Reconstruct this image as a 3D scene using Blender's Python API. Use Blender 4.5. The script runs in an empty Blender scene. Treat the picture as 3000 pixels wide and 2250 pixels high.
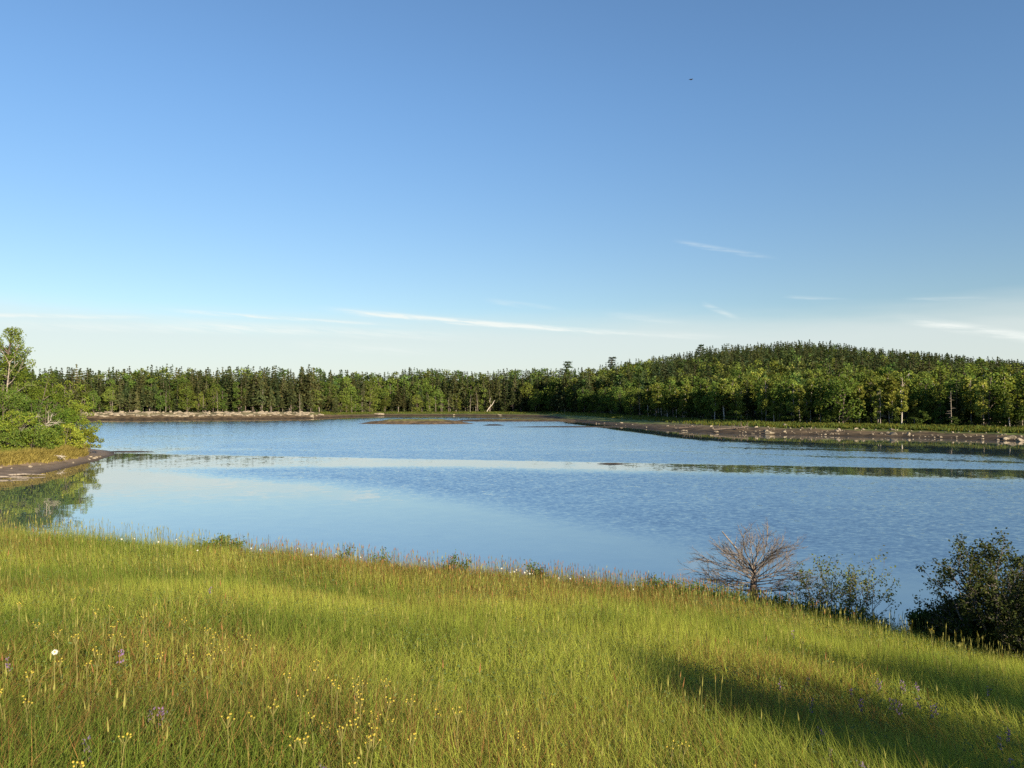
import bpy, bmesh, math, random
import numpy as np
from mathutils import Vector
from math import radians, pi

# ------------------------------------------------------------------ camera, sky, sun, exposure
SC = bpy.context.scene
COL = SC.collection
EYE = 6.0                    # metres above the water
FPX, CX, HY = 759.0, 512.0, 404.0      # focal length, centre and horizon line of the photograph at 1024 px
SUN_AZ, SUN_EL = 143.0, 16.0           # clockwise from the view direction, degrees

cam = bpy.data.cameras.new('camera')
cam.sensor_width = 36.0
cam.lens = 36.0 * FPX / 1024.0
cam.clip_start, cam.clip_end = 0.05, 20000
camo = bpy.data.objects.new('camera', cam)
COL.objects.link(camo)
camo.location = (0, 0, EYE)
camo.rotation_euler = (radians(90) + math.atan(20 / FPX), 0, 0)
SC.camera = camo

SC.view_settings.view_transform = 'Standard'
SC.view_settings.look = 'None'
SC.view_settings.gamma = 1.0
SC.view_settings.exposure = 1.2
SC.render.engine = 'CYCLES'
SC.cycles.max_bounces = 6
SC.cycles.diffuse_bounces = 3
SC.cycles.glossy_bounces = 3
SC.cycles.transmission_bounces = 4
SC.cycles.use_denoising = False
SC.cycles.caustics_reflective = False
SC.cycles.caustics_refractive = False


def node(nt, typ, **kw):
    n = nt.nodes.new(typ)
    for k, v in kw.items():
        setattr(n, k, v)
    return n


def setin(nt, n, **kw):
    for k, v in kw.items():
        s = n.inputs[int(k[1:])] if k[0] == '_' and k[1:].isdigit() else n.inputs[k.replace('_', ' ')]
        if isinstance(v, bpy.types.NodeSocket):
            nt.links.new(v, s)
        else:
            s.default_value = v
    return n


def mth(nt, op, a, b=0.0, c=None, clamp=False):
    n = node(nt, 'ShaderNodeMath', operation=op, use_clamp=clamp)
    setin(nt, n, _0=a, _1=b)
    if c is not None:
        setin(nt, n, _2=c)
    return n.outputs[0]


def smooth(nt, v, a, b, lo=0.0, hi=1.0):
    n = node(nt, 'ShaderNodeMapRange', interpolation_type='SMOOTHSTEP')
    setin(nt, n, _0=v, _1=a, _2=b, _3=lo, _4=hi)
    return n.outputs[0]


def mixc(nt, f, a, b, blend='MIX'):
    n = node(nt, 'ShaderNodeMix', data_type='RGBA', blend_type=blend)
    n.clamp_factor = True
    setin(nt, n, _0=f, _6=a, _7=b)
    return n.outputs[2]


world = bpy.data.worlds.new('World')
SC.world = world
world.use_nodes = True
W = world.node_tree
W.nodes.clear()
wout = node(W, 'ShaderNodeOutputWorld')
wbg = node(W, 'ShaderNodeBackground')
W.links.new(wbg.outputs[0], wout.inputs[0])
sky = node(W, 'ShaderNodeTexSky', sky_type='NISHITA')
sky.sun_disc = False
sky.sun_elevation = radians(SUN_EL)
sky.sun_rotation = radians(SUN_AZ)
sky.altitude = 0
sky.air_density = 1.0
sky.dust_density = 0.3
sky.ozone_density = 2.0
tc = node(W, 'ShaderNodeTexCoord')
sep = node(W, 'ShaderNodeSeparateXYZ')
W.links.new(tc.outputs['Generated'], sep.inputs[0])
AZ = mth(W, 'ARCTAN2', sep.outputs[0], sep.outputs[1])
EL = mth(W, 'ARCSINE', sep.outputs[2])
SKYGAIN = 1.0
tint = mixc(W, smooth(W, EL, 0.02, 0.42), (0.95, 0.98, 1.0, 1), (0.97, 1.18, 1.37, 1))     # colour balance of the photograph
skyc = mixc(W, 1.0, sky.outputs[0], tint, 'MULTIPLY')
comb = node(W, 'ShaderNodeCombineXYZ')
setin(W, comb, _0=mth(W, 'MULTIPLY', AZ, 3.0), _1=mth(W, 'MULTIPLY', EL, 22.0), _2=0.0)
wn = node(W, 'ShaderNodeTexNoise')
setin(W, wn, Vector=comb.outputs[0], Scale=1.3, Detail=4.0, Roughness=0.55)
comb2 = node(W, 'ShaderNodeCombineXYZ')
setin(W, comb2, _0=mth(W, 'MULTIPLY', AZ, 12.0), _1=mth(W, 'MULTIPLY', mth(W, 'ADD', EL, mth(W, 'MULTIPLY', AZ, 0.10)), 130.0), _2=0.0)
wn2 = node(W, 'ShaderNodeTexNoise')
setin(W, wn2, Vector=comb2.outputs[0], Scale=1.6, Detail=5.0, Roughness=0.6)


def azel(px, py):
    dx, dy = (px - CX) / FPX, (HY - py) / FPX
    a = math.atan(dx)
    return a, math.atan(dy * math.cos(a))


# thin high cloud veil low over the horizon, all round
elw = mth(W, 'ADD', EL, mth(W, 'MULTIPLY', mth(W, 'SUBTRACT', wn.outputs[0], 0.5), 0.035))
veil = smooth(W, elw, 0.130, 0.080, 0.0, 0.72)
cloud = 0.0
# cirrus streaks: (px, py) end points in the photograph turned into compass bearing and height
for (x1, y1, x2, y2, thk, st) in [(150, 308, 420, 326, 1.6, 0.55), (310, 307, 660, 335, 2.6, 0.85), (-150, 311, 190, 317, 1.6, 0.50),
                                 (890, 317, 1150, 353, 4.0, 0.55), (670, 239, 785, 259, 2.2, 0.20), (700, 302, 745, 321, 2.4, 0.25),
                                 (480, 299, 570, 310, 2.6, 0.16), (120, 319, 520, 338, 4.5, 0.30), (-60, 322, 330, 330, 4.0, 0.25),
                                 (560, 330, 760, 338, 3.0, 0.20), (280, 344, 460, 352, 5.0, 0.18), (780, 296, 860, 300, 1.6, 0.14), (900, 299, 1010, 297, 1.6, 0.14), (600, 312, 700, 326, 3.0, 0.12)]:
    a1, e1 = azel(x1, y1)
    a2, e2 = azel(x2, y2)
    L = math.hypot(a2 - a1, e2 - e1)
    ux, uy = (a2 - a1) / L, (e2 - e1) / L
    da = mth(W, 'SUBTRACT', AZ, a1)
    de = mth(W, 'SUBTRACT', EL, e1)
    al = mth(W, 'ADD', mth(W, 'MULTIPLY', da, ux), mth(W, 'MULTIPLY', de, uy))
    ac = mth(W, 'SUBTRACT', mth(W, 'MULTIPLY', de, ux), mth(W, 'MULTIPLY', da, uy))
    ac = mth(W, 'ADD', ac, mth(W, 'MULTIPLY', mth(W, 'SUBTRACT', wn2.outputs[0], 0.5), 0.005))
    t = mth(W, 'DIVIDE', al, L)
    ends = mth(W, 'MULTIPLY', smooth(W, t, 0.0, 0.25), smooth(W, t, 1.0, 0.55))
    body = smooth(W, mth(W, 'ABSOLUTE', ac), thk / FPX * 1.6, 0.0)
    s = mth(W, 'MULTIPLY', mth(W, 'MULTIPLY', ends, body), mth(W, 'MULTIPLY', smooth(W, wn2.outputs[0], 0.25, 0.75), st * 1.9))
    cloud = mth(W, 'ADD', cloud, s)
cloud = mth(W, 'MINIMUM', cloud, 0.9)
skyv = mixc(W, veil, skyc, (5.8, 6.3, 6.2, 1))
skyb = mixc(W, cloud, skyv, (7.0, 7.4, 7.1, 1))
W.links.new(skyb, wbg.inputs[0])
wbg.inputs[1].default_value = 0.057

sun = bpy.data.lights.new('sun', 'SUN')
sun.energy = 5.0
sun.angle = radians(0.6)
sun.color = (1.0, 0.84, 0.60)
suno = bpy.data.objects.new('sun', sun)
COL.objects.link(suno)
SDIR = Vector((math.sin(radians(SUN_AZ)) * math.cos(radians(SUN_EL)), math.cos(radians(SUN_AZ)) * math.cos(radians(SUN_EL)), math.sin(radians(SUN_EL))))
suno.rotation_euler = (-SDIR).to_track_quat('-Z', 'Y').to_euler()
suno.location = SDIR * 500

# ------------------------------------------------------------------ helpers
RNG = np.random.default_rng(7)
random.seed(7)


def mesh_np(name, V, polys, mat=None, col=None, smooth_shade=False, attrs=None):
    """polys: list of integer arrays (n, k)"""
    me = bpy.data.meshes.new(name)
    V = np.asarray(V, np.float32)
    polys = [np.asarray(p, np.int32) for p in polys if len(p)]
    me.vertices.add(len(V))
    me.vertices.foreach_set('co', V.ravel())
    nl = sum(p.size for p in polys)
    npo = sum(len(p) for p in polys)
    me.loops.add(nl)
    me.loops.foreach_set('vertex_index', np.concatenate([p.ravel() for p in polys]))
    me.polygons.add(npo)
    tot = np.concatenate([np.full(len(p), p.shape[1], np.int32) for p in polys])
    st = np.concatenate([[0], np.cumsum(tot)[:-1]]).astype(np.int32)
    me.polygons.foreach_set('loop_start', st)
    if smooth_shade:
        me.polygons.foreach_set('use_smooth', np.ones(npo, bool))
    if col is not None:
        c = np.ones((len(V), 4), np.float32)
        c[:, :3] = col
        a = me.color_attributes.new('Col', 'FLOAT_COLOR', 'POINT')
        a.data.foreach_set('color', c.ravel())
    for k, v in (attrs or {}).items():
        a = me.attributes.new(k, 'FLOAT', 'POINT')
        a.data.foreach_set('value', np.asarray(v, np.float32))
    me.update(calc_edges=True)
    me.validate()
    if mat:
        me.materials.append(mat)
    return me


def obj(name, me, parent=None, **props):
    o = bpy.data.objects.new(name, me)
    COL.objects.link(o)
    if parent:
        o.parent = parent
    for k, v in props.items():
        o[k] = v
    return o


def thing(name, label, cat, loc=(0, 0, 0), rz=0.0, sc=1.0, group=None, rot=None):
    o = bpy.data.objects.new(name, None)
    COL.objects.link(o)
    o.location = loc
    o.rotation_euler = rot or (0, 0, rz)
    o.scale = sc if hasattr(sc, '__len__') else (sc, sc, sc)
    o.empty_display_size = 0.1
    o['label'] = label
    o['category'] = cat
    if group:
        o['group'] = group
    return o


def _hash(ix, iy, seed):
    n = (ix.astype(np.int64) * 374761393 + iy.astype(np.int64) * 668265263 + seed * 144665) & 0x7fffffff
    n = ((n ^ (n >> 13)) * 1274126177) & 0x7fffffff
    n = n ^ (n >> 16)
    return (n & 0xffff) / 65535.0


def vnoise(x, y, seed=0):
    x, y = np.asarray(x, float), np.asarray(y, float)
    ix, iy = np.floor(x), np.floor(y)
    fx, fy = x - ix, y - iy
    fx, fy = fx * fx * (3 - 2 * fx), fy * fy * (3 - 2 * fy)
    a, b = _hash(ix, iy, seed), _hash(ix + 1, iy, seed)
    c, d = _hash(ix, iy + 1, seed), _hash(ix + 1, iy + 1, seed)
    return (a * (1 - fx) + b * fx) * (1 - fy) + (c * (1 - fx) + d * fx) * fy


def fbm(x, y, seed=0, oct=4):
    s, a, t = 0.0, 1.0, 0.0
    for i in range(oct):
        s = s + a * vnoise(x * 2 ** i + 13.7 * i, y * 2 ** i + 7.1 * i, seed + i)
        t += a
        a *= 0.5
    return s / t


def sst(x, a, b):
    t = np.clip((np.asarray(x, float) - a) / (b - a), 0, 1)
    return t * t * (3 - 2 * t)


def tubes(lines, k=5):
    """lines: list of (pts (n,3), radii (n)); returns V, list of quads"""
    Vs, Fs, off = [], [], 0
    ang = np.linspace(0, 2 * pi, k, endpoint=False)
    ca, sa = np.cos(ang), np.sin(ang)
    for P, R in lines:
        P = np.asarray(P, float)
        R = np.asarray(R, float)
        n = len(P)
        T = np.gradient(P, axis=0)
        T /= np.linalg.norm(T, axis=1)[:, None] + 1e-9
        ref = np.where(np.abs(T[:, 2:3]) > 0.9, np.array([[1.0, 0, 0]]), np.array([[0, 0, 1.0]]))
        A = np.cross(T, ref)
        A /= np.linalg.norm(A, axis=1)[:, None] + 1e-9
        B = np.cross(T, A)
        ring = P[:, None] + R[:, None, None] * (A[:, None] * ca[None, :, None] + B[:, None] * sa[None, :, None])
        Vs.append(ring.reshape(-1, 3))
        i = np.arange(n - 1)[:, None] * k
        j = np.arange(k)[None]
        j2 = (j + 1) % k
        Fs.append(np.stack([i + j, i + j2, i + k + j2, i + k + j], -1).reshape(-1, 4) + off)
        off += n * k
    return np.concatenate(Vs), np.concatenate(Fs)


def cards(P, L, Wd, rng, up=0.4, tdir=None, sharp=True):
    """diamond leaf cards at points P; L, Wd length and width"""
    n = len(P)
    N = rng.normal(size=(n, 3))
    N /= np.linalg.norm(N, axis=1)[:, None]
    N[:, 2] = np.abs(N[:, 2]) * 0.6 + up
    N /= np.linalg.norm(N, axis=1)[:, None]
    T = rng.normal(size=(n, 3)) if tdir is None else tdir + rng.normal(size=(n, 3)) * 0.25
    T -= N * (T * N).sum(1)[:, None]
    T /= np.linalg.norm(T, axis=1)[:, None] + 1e-9
    B = np.cross(N, T)
    L = (np.broadcast_to(L, n) * rng.uniform(0.7, 1.3, n))[:, None]
    Wd = (np.broadcast_to(Wd, n) * rng.uniform(0.7, 1.3, n))[:, None]
    V = np.stack([P - T * L * .5, P + B * Wd * .5 + T * L * 0.08, P + T * L * .5, P - B * Wd * .5 + T * L * 0.08], 1)
    F = np.arange(n * 4).reshape(n, 4)
    return V.reshape(-1, 3), F


def leafcol(n, base, rng, j=0.25):
    base = np.asarray(base, float)
    v = rng.uniform(1 - j, 1 + j, (n, 1))
    h = rng.normal(0, j * 0.35, (n, 1))
    c = base * v * np.concatenate([1 + h, np.ones((n, 1)), 1 - 0.5 * h], 1)
    return np.repeat(np.clip(c, 0.003, 0.9), 4, axis=0)


# ------------------------------------------------------------------ materials
def newmat(name):
    m = bpy.data.materials.new(name)
    m.use_nodes = True
    nt = m.node_tree
    nt.nodes.clear()
    out = node(nt, 'ShaderNodeOutputMaterial')
    return m, nt, out


def foliage_mat(name, trans=0.3, vary=0.35, gloss=0.0):
    m, nt, out = newmat(name)
    at = node(nt, 'ShaderNodeAttribute', attribute_name='Col')
    oi = node(nt, 'ShaderNodeObjectInfo')
    hsv = node(nt, 'ShaderNodeHueSaturation')
    r2 = mth(nt, 'FRACT', mth(nt, 'MULTIPLY', oi.outputs['Random'], 7.31))
    setin(nt, hsv, Hue=mth(nt, 'ADD', mth(nt, 'MULTIPLY', mth(nt, 'SUBTRACT', r2, 0.5), 0.055 * vary), 0.5),
          Saturation=1.0, Value=mth(nt, 'ADD', mth(nt, 'MULTIPLY', oi.outputs['Random'], vary), 1 - vary * .5), Color=at.outputs['Color'])
    d = node(nt, 'ShaderNodeBsdfDiffuse')
    tr = node(nt, 'ShaderNodeBsdfTranslucent')
    nt.links.new(hsv.outputs[0], d.inputs[0])
    tcol = mixc(nt, 1.0, hsv.outputs[0], (1.15, 1.1, 0.55, 1), 'MULTIPLY')
    nt.links.new(tcol, tr.inputs[0])
    mx = node(nt, 'ShaderNodeMixShader')
    setin(nt, mx, _0=trans, _1=d.outputs[0], _2=tr.outputs[0])
    sh = mx.outputs[0]
    if gloss:
        g = node(nt, 'ShaderNodeBsdfGlossy')
        setin(nt, g, Roughness=0.45)
        g.inputs[0].default_value = (0.9, 0.9, 0.9, 1)
        m2 = node(nt, 'ShaderNodeMixShader')
        setin(nt, m2, _0=gloss, _1=sh, _2=g.outputs[0])
        sh = m2.outputs[0]
    nt.links.new(sh, out.inputs[0])
    return m


def noisy_mat(name, c1, c2, scale=4.0, rough=0.9, bump=0.0, attr=False, spec=0.2):
    m, nt, out = newmat(name)
    p = node(nt, 'ShaderNodeBsdfPrincipled')
    geo = node(nt, 'ShaderNodeNewGeometry')
    nz = node(nt, 'ShaderNodeTexNoise')
    setin(nt, nz, Vector=geo.outputs['Position'], Scale=scale, Detail=6.0, Roughness=0.65)
    ramp = smooth(nt, nz.outputs[0], 0.32, 0.68)
    if attr:
        at = node(nt, 'ShaderNodeAttribute', attribute_name='Col')
        lo = mixc(nt, 1.0, at.outputs['Color'], (*c1, 1), 'MULTIPLY')
        hi = mixc(nt, 1.0, at.outputs['Color'], (*c2, 1), 'MULTIPLY')
        c = mixc(nt, ramp, lo, hi)
    else:
        c = mixc(nt, ramp, (*c1, 1), (*c2, 1))
    setin(nt, p, Base_Color=c, Roughness=rough)
    p.inputs['Specular IOR Level'].default_value = spec
    if bump:
        b = node(nt, 'ShaderNodeBump')
        setin(nt, b, Strength=bump, Distance=0.1, Height=nz.outputs[0])
        nt.links.new(b.outputs[0], p.inputs['Normal'])
    nt.links.new(p.outputs[0], out.inputs[0])
    return m


M_LEAF = foliage_mat('leaf_foliage', 0.32, 0.75)
M_NEEDLE = foliage_mat('needle_foliage', 0.12, 0.8)
M_GRASS = foliage_mat('grass_blades', 0.44, 0.0)
M_NEARLEAF = foliage_mat('near_leaf', 0.30, 0.2)
M_PETAL = foliage_mat('petals', 0.3, 0.1)
M_MIDBARK = noisy_mat('grey_bark', (0.13, 0.11, 0.09), (0.30, 0.26, 0.22), 5.0, 0.85)
M_BARK = noisy_mat('bark', (0.07, 0.055, 0.045), (0.16, 0.13, 0.11), 6.0, 0.9)
M_PALEBARK = noisy_mat('pale_bark', (0.30, 0.27, 0.23), (0.55, 0.50, 0.44), 5.0, 0.8)
M_DEADWOOD = noisy_mat('dead_wood', (0.095, 0.083, 0.076), (0.21, 0.185, 0.170), 18.0, 0.85)
M_TWIG = noisy_mat('twig_bark', (0.09, 0.065, 0.05), (0.20, 0.15, 0.12), 20.0, 0.85)
M_ROCK = noisy_mat('shore_rock', (0.11, 0.093, 0.072), (0.30, 0.258, 0.195), 1.3, 0.9, 0.6)
M_SOIL = noisy_mat('meadow_soil', (0.045, 0.05, 0.018), (0.10, 0.095, 0.035), 3.0, 0.95)
M_LAND = noisy_mat('far_land', (0.45, 0.46, 0.42), (1.5, 1.48, 1.3), 0.6, 0.9, 0.0, True)
M_MUD = noisy_mat('point_land', (0.75, 0.75, 0.75), (1.25, 1.25, 1.25), 1.2, 0.75, 0.1, True)

# ------------------------------------------------------------------ land shape
def px_of(x, y):
    return CX + FPX * x / np.maximum(y, 1e-3)


def bank_edge(x):
    return np.interp(x, [5.0, 6.5, 7.4, 8.5, 9.5, 12.0, 40.0], [16.0, 15.4, 14.5, 12.6, 10.8, 7.0, 2.0])


def ground_z(x, y):
    x, y = np.asarray(x, float), np.asarray(y, float)
    xc = np.clip(x, -45, 14)
    yc = np.clip(y, -18, 60)
    z = 4.44 - 0.137 * yc - 0.08 * xc - 0.006 * np.maximum(xc, 0) ** 2
    z = z + 0.16 * (fbm(x * 0.22, y * 0.22, 5, 3) - 0.5)
    s = np.maximum(y - bank_edge(x), 0)
    z = z - 0.33 * s - 0.015 * s * s
    return np.maximum(z, -1.5)


# far shore: distance of the waterline, start of the trees, ridge and skyline by column of the photograph
PXK = np.array([-400, -100, 0, 75, 150, 250, 310, 345, 380, 450, 500, 540, 556, 566, 590, 620, 660, 700, 760, 800, 900, 1024, 1150, 1400])
DSK = np.array([260, 275, 282, 287, 293, 302, 318, 350, 380, 386, 378, 352, 320, 272, 235, 200, 172, 157, 149, 146, 136, 121, 105, 85])
WBK = np.array([12, 12, 12, 12, 12, 12, 14, 22, 24, 26, 30, 48, 70, 95, 110, 80, 62, 40, 22, 17, 15, 15, 15, 15])
ZBK = np.array([3, 3, 2.8, 2.7, 2.7, 2.7, 2.5, 1.6, 1.5, 1.5, 1.5, 1.6, 1.8, 1.8, 1.8, 1.8, 1.8, 1.8, 1.7, 1.6, 1.6, 1.5, 1.5, 1.5])
SKX = np.array([-400, 0, 60, 130, 200, 260, 310, 340, 370, 400, 440, 470, 500, 525, 545, 567, 590, 612, 635, 660, 700, 740, 780, 800, 830, 860, 900, 940, 980, 1024, 1400])
SKY = np.array([370, 370, 371, 369, 369, 369, 369, 372, 373, 372, 371.5, 373, 372, 371.5, 371, 369, 369, 364, 361, 358, 352, 348, 344.5, 344, 345, 348.5, 352, 354.5, 358.5, 362, 385])
DRK = [(-400, 380), (0, 385), (300, 400), (400, 455), (520, 450), (600, 430), (700, 430), (800, 430), (1024, 420), (1400, 400)]
DRX, DRY = np.array(DRK).T
TREE_RIDGE = 12.5


def land_params(px):
    Ds = np.interp(px, PXK, DSK)
    Wb = np.interp(px, PXK, WBK)
    Zb = np.interp(px, PXK, ZBK)
    Dr = np.interp(px, DRX, DRY)
    Zr = EYE + (HY - np.interp(px, SKX, SKY)) / FPX * Dr - TREE_RIDGE
    return Ds, Wb, Zb, Dr, np.maximum(Zr, 3.0)


def far_z(x, y):
    """height of the far land at world x, y (y is depth along the view)"""
    px = px_of(x, y)
    Ds, Wb, Zb, Dr, Zr = land_params(px)
    Ds = Ds + 5.0 * (fbm(x * 0.06, y * 0.02, 31, 3) - 0.5)
    t = y - Ds
    nz = fbm(x * 0.25, y * 0.25, 3, 4) - 0.5
    z = np.where(t < 0, t * 0.12, Zb * (1 - (1 - np.clip(t / Wb, 0, 1)) ** 1.6))
    z = z + np.where(t > 0, nz * 0.5 * sst(t, 0, 4), 0)
    hill = sst(y, Ds + Wb, Dr)
    z = z + np.where(t > Wb, (Zr - Zb) * hill + 2.5 * (fbm(x * 0.03, y * 0.03, 9, 3) - 0.5) * sst(t, Wb, Wb + 40), 0)
    z = np.where(y > Dr, z - (y - Dr) * 0.03, z)
    return np.maximum(z, -2.0), t, Wb, px


def grid_mesh(name, X, Y, Z, mat, col=None, attrs=None):
    ny, nx = X.shape
    V = np.stack([X, Y, Z], -1).reshape(-1, 3)
    i = np.arange(ny - 1)[:, None] * nx + np.arange(nx - 1)[None]
    F = np.stack([i, i + 1, i + nx + 1, i + nx], -1).reshape(-1, 4)
    return mesh_np(name, V, [F], mat, None if col is None else col.reshape(-1, 3), True, attrs)


# meadow and ground behind the viewer, one sheet
xs = np.concatenate([np.linspace(-900, -50, 18), np.arange(-45, 45.1, 0.5), np.linspace(50, 900, 18)])
ys = np.concatenate([np.linspace(-900, -40, 18), np.arange(-38, 30.1, 0.5)])
X, Y = np.meshgrid(xs, ys)
obj('meadow_ground', grid_mesh('meadow_ground', X, Y, ground_z(X, Y), M_SOIL), kind='structure')

# far land
pxs = np.linspace(-420, 1420, 480)
us = np.concatenate([np.linspace(-12, 30, 60), np.linspace(31, 120, 50), np.linspace(125, 420, 40), np.linspace(450, 5000, 14)])
PX, U = np.meshgrid(pxs, us)
Y = np.interp(PX, PXK, DSK) + U
X = (PX - CX) / FPX * Y
Z, T, WB, _ = far_z(X, Y)
mud = np.array([0.105, 0.076, 0.050])
wet = np.array([0.046, 0.033, 0.022])
sand = np.array([0.175, 0.148, 0.105])
marsh = np.array([0.105, 0.135, 0.034])
floor = np.array([0.035, 0.042, 0.018])
q = T + 3.0 * (fbm(X * 0.5, Y * 0.5, 14, 3) - 0.5)
rocky = (sst(PX, 330, 300) + sst(PX, 640, 690) * sst(PX, 790, 740) * 0.8)[..., None]
fr = (q / WB)[..., None]
thr = np.interp(PX, [330, 540, 566, 640, 720, 760, 1024], [.36, .28, .12, .20, .44, .40, .30])[..., None]
c = wet + (mud - wet) * sst(fr, 0.05, 0.25)
c = c + (sand - c) * sst(fr, 0.30, 0.5) * rocky
c = c + (marsh * (0.7 + 0.6 * fbm(X * 0.2, Y * 0.2, 22, 3))[..., None] - c) * sst(fr, thr, thr + 0.13) * (1 - rocky * 0.85)
c = c + (floor - c) * sst(fr, 0.95, 1.12)
obj('far_shore_land', grid_mesh('far_shore_land', X, Y, Z, M_LAND, c), kind='structure')

# wooded point on the left
PY = np.array([30, 45, 55, 60, 65, 71, 81, 90, 95, 98, 101, 106, 120])
PXS = np.array([-75, -55, -43.5, -41.2, -40.3, -41.5, -44, -47, -49.5, -52, -58, -75, -120.])
GY = np.array([30, 45, 60, 66, 70, 73, 80, 85, 89, 92, 98, 120])
GXS = np.array([-82, -62, -46.5, -45.5, -45.2, -44.9, -46.0, -47.6, -51, -57, -80, -130.])


def point_z(x, y):
    xs_ = np.interp(y, PY, PXS) + 0.5 * (fbm(y * 0.35, y * 0 + 3, 8, 3) - 0.5)
    xg = np.interp(y, GY, GXS) + 0.5 * (fbm(y * 0.8, y * 0 + 9, 18, 3) - 0.5)
    s = xs_ - x
    g = xg - x
    z = np.where(s < 0, s * 0.15, 0.10 * np.minimum(s, 4)) + 0.04 * (fbm(x * 2, y * 2, 4, 3) - 0.5)
    z = z + sst(g, -0.2, 0.5) * 0.62 + np.clip(g, 0, 30) * 0.05
    return z, s, g


X, Y = np.meshgrid(np.arange(-125, -36, 0.55), np.arange(30, 120, 0.5))
Z, S, G = point_z(X, Y)
pm = np.array([0.165, 0.125, 0.090])
c = wet * 1.3 + (pm - wet * 1.3) * sst(S, 0.0, 1.2)[..., None]
c = c + (np.array([0.10, 0.10, 0.035]) - c) * sst(G, 0.0, 0.8)[..., None]
obj('wooded_point_land', grid_mesh('wooded_point_land', X, Y, Z, M_MUD, c), kind='structure')


def bar(name, px0, px1, py_front, ztop, depth, base, top, label):
    d = EYE * FPX / (py_front - HY)
    x0, x1 = (px0 - CX) / FPX * d, (px1 - CX) / FPX * d
    u = np.linspace(-1, 1, 90)
    v = np.linspace(-1, 1, 26)
    U_, V_ = np.meshgrid(u, v)
    Xb = (x0 + x1) / 2 + U_ * (x1 - x0) / 2
    Yb = d + depth / 2 + V_ * depth / 2
    rr = 1 - np.sqrt(np.abs(U_) ** 2.4 + V_ ** 2)
    rr = rr + 0.25 * (fbm(Xb * 0.35, Yb * 0.35, int(px0), 3) - 0.5)
    Zb_ = np.clip(rr, -0.3, 1) * ztop * 1.6
    Zb_ = np.minimum(Zb_, ztop * (0.85 + 0.3 * fbm(Xb * 0.8, Yb * 0.8, 77, 2)))
    cc = np.array(base) + (np.array(top) - np.array(base)) * sst(Zb_ / ztop, 0.55, 0.9)[..., None]
    obj(name, grid_mesh(name, Xb, Yb, Zb_ - 0.02, M_LAND, cc), kind='structure')


bar('mud_bar', 352, 474, 424.2, 1.35, 16, (0.105, 0.075, 0.048), (0.13, 0.135, 0.045), '')
bar('mud_bar', 440, 604, 421.6, 0.85, 14, (0.07, 0.052, 0.034), (0.095, 0.095, 0.038), '')
bar('mud_bar', 462, 560, 418.4, 0.55, 12, (0.05, 0.038, 0.026), (0.085, 0.088, 0.036), '')
bar('mud_bar', 482, 505, 425.6, 0.35, 4, (0.03, 0.024, 0.02), (0.045, 0.035, 0.028), '')
bar('mud_bar', 505, 645, 427.4, 0.22, 7, (0.045, 0.034, 0.026), (0.055, 0.042, 0.03), '')
bar('sand_bar', 596, 630, 464.6, 0.11, 2.0, (0.04, 0.032, 0.026), (0.08, 0.06, 0.045), '')
bar('mud_bar', 90, 150, 452.6, 0.12, 3.0, (0.05, 0.038, 0.03), (0.07, 0.05, 0.04), '')

# ------------------------------------------------------------------ water
r = np.geomspace(14, 1200, 420)
pa = np.linspace(radians(-62), radians(62), 340)
A, R_ = np.meshgrid(pa, r)
X, Y = R_ * np.sin(A), R_ * np.cos(A)
PXw = px_of(X, Y)
PYw = HY + EYE * FPX / np.maximum(Y, 1)
# calm foreground: nearer than this curve
yb = np.interp(X, [-60, -38, -13.7, -2.9, 4.2, 7.6, 12.8, 15.7, 40], [78, 69, 55.5, 45, 35.6, 30, 25.5, 23.4, 15])
wob = 6.0 * (fbm(X * 0.10, Y * 0.05, 51, 4) - 0.5)
rip = sst(Y - yb + wob, -2.0, 9.0)
# calm slick across the middle, a straight tidal line with a crisp far edge
yf = 93 - (X + 50) * (24 / 96.6)
yn = np.interp(X, [-60, -50, -5, 46, 80], [72, 70, 71.5, 59, 52])
wob2 = 4.0 * (fbm(X * 0.06, Y * 0.04, 61, 4) - 0.5)
slick = sst(Y, yf + 0.8, yf - 0.3) * sst(Y + wob2, yn - 4, yn + 3)
slick = slick * (0.80 + 0.35 * fbm(X * 0.4, Y * 0.12, 66, 3))
rip = rip * (1 - np.clip(slick, 0, 1) * 0.93)
# calm water in the lee of the far shore and thin slicks off the right shore
Dsw = np.interp(PXw, PXK, DSK)
lee = np.interp(PXw, [0, 300, 480, 560, 640, 760, 1024], [45, 48, 60, 42, 38, 44, 50])
calm_shore = sst(Dsw - Y + 10 * (fbm(X * .08, Y * .05, 71, 3) - .5), lee, lee * 0.6)
rip = rip * (1 - 0.985 * calm_shore)
for (xa, ya, xb, yb_, wd, st) in [(780, 455, 1060, 464, 2.2, 0.7), (600, 449, 820, 456, 1.5, 0.55), (700, 447, 1060, 455, 2.5, 0.6), (120, 436, 200, 436.5, 5, 0.35), (150, 449, 330, 450.5, 2.0, 0.3)]:
    da, db = EYE * FPX / (ya - HY), EYE * FPX / (yb_ - HY)
    Xa, Xb_ = (xa - CX) / FPX * da, (xb - CX) / FPX * db
    tt = (X - Xa) / (Xb_ - Xa)
    yc_ = da + (db - da) * tt + 2.0 * (fbm(X * 0.15, Y * 0, 81, 2) - 0.5)
    s = np.exp(-((Y - yc_) / wd) ** 2) * sst(tt, 0, 0.15) * sst(tt, 1.0, 0.85)
    rip = rip * (1 - st * s)
# calm cove beside the point
rip = rip * sst(np.maximum(X + 44, 0) + np.maximum(Y - 70, 0) * .15, 1.0, 9.0)
gust = 0.5 * fbm(X * 0.05, Y * 0.03, 91, 4) + 0.5 * fbm(X * 0.018, Y * 0.16, 95, 4)
rip = np.clip(rip * (0.35 + 1.2 * gust), 0, 1)

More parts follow.
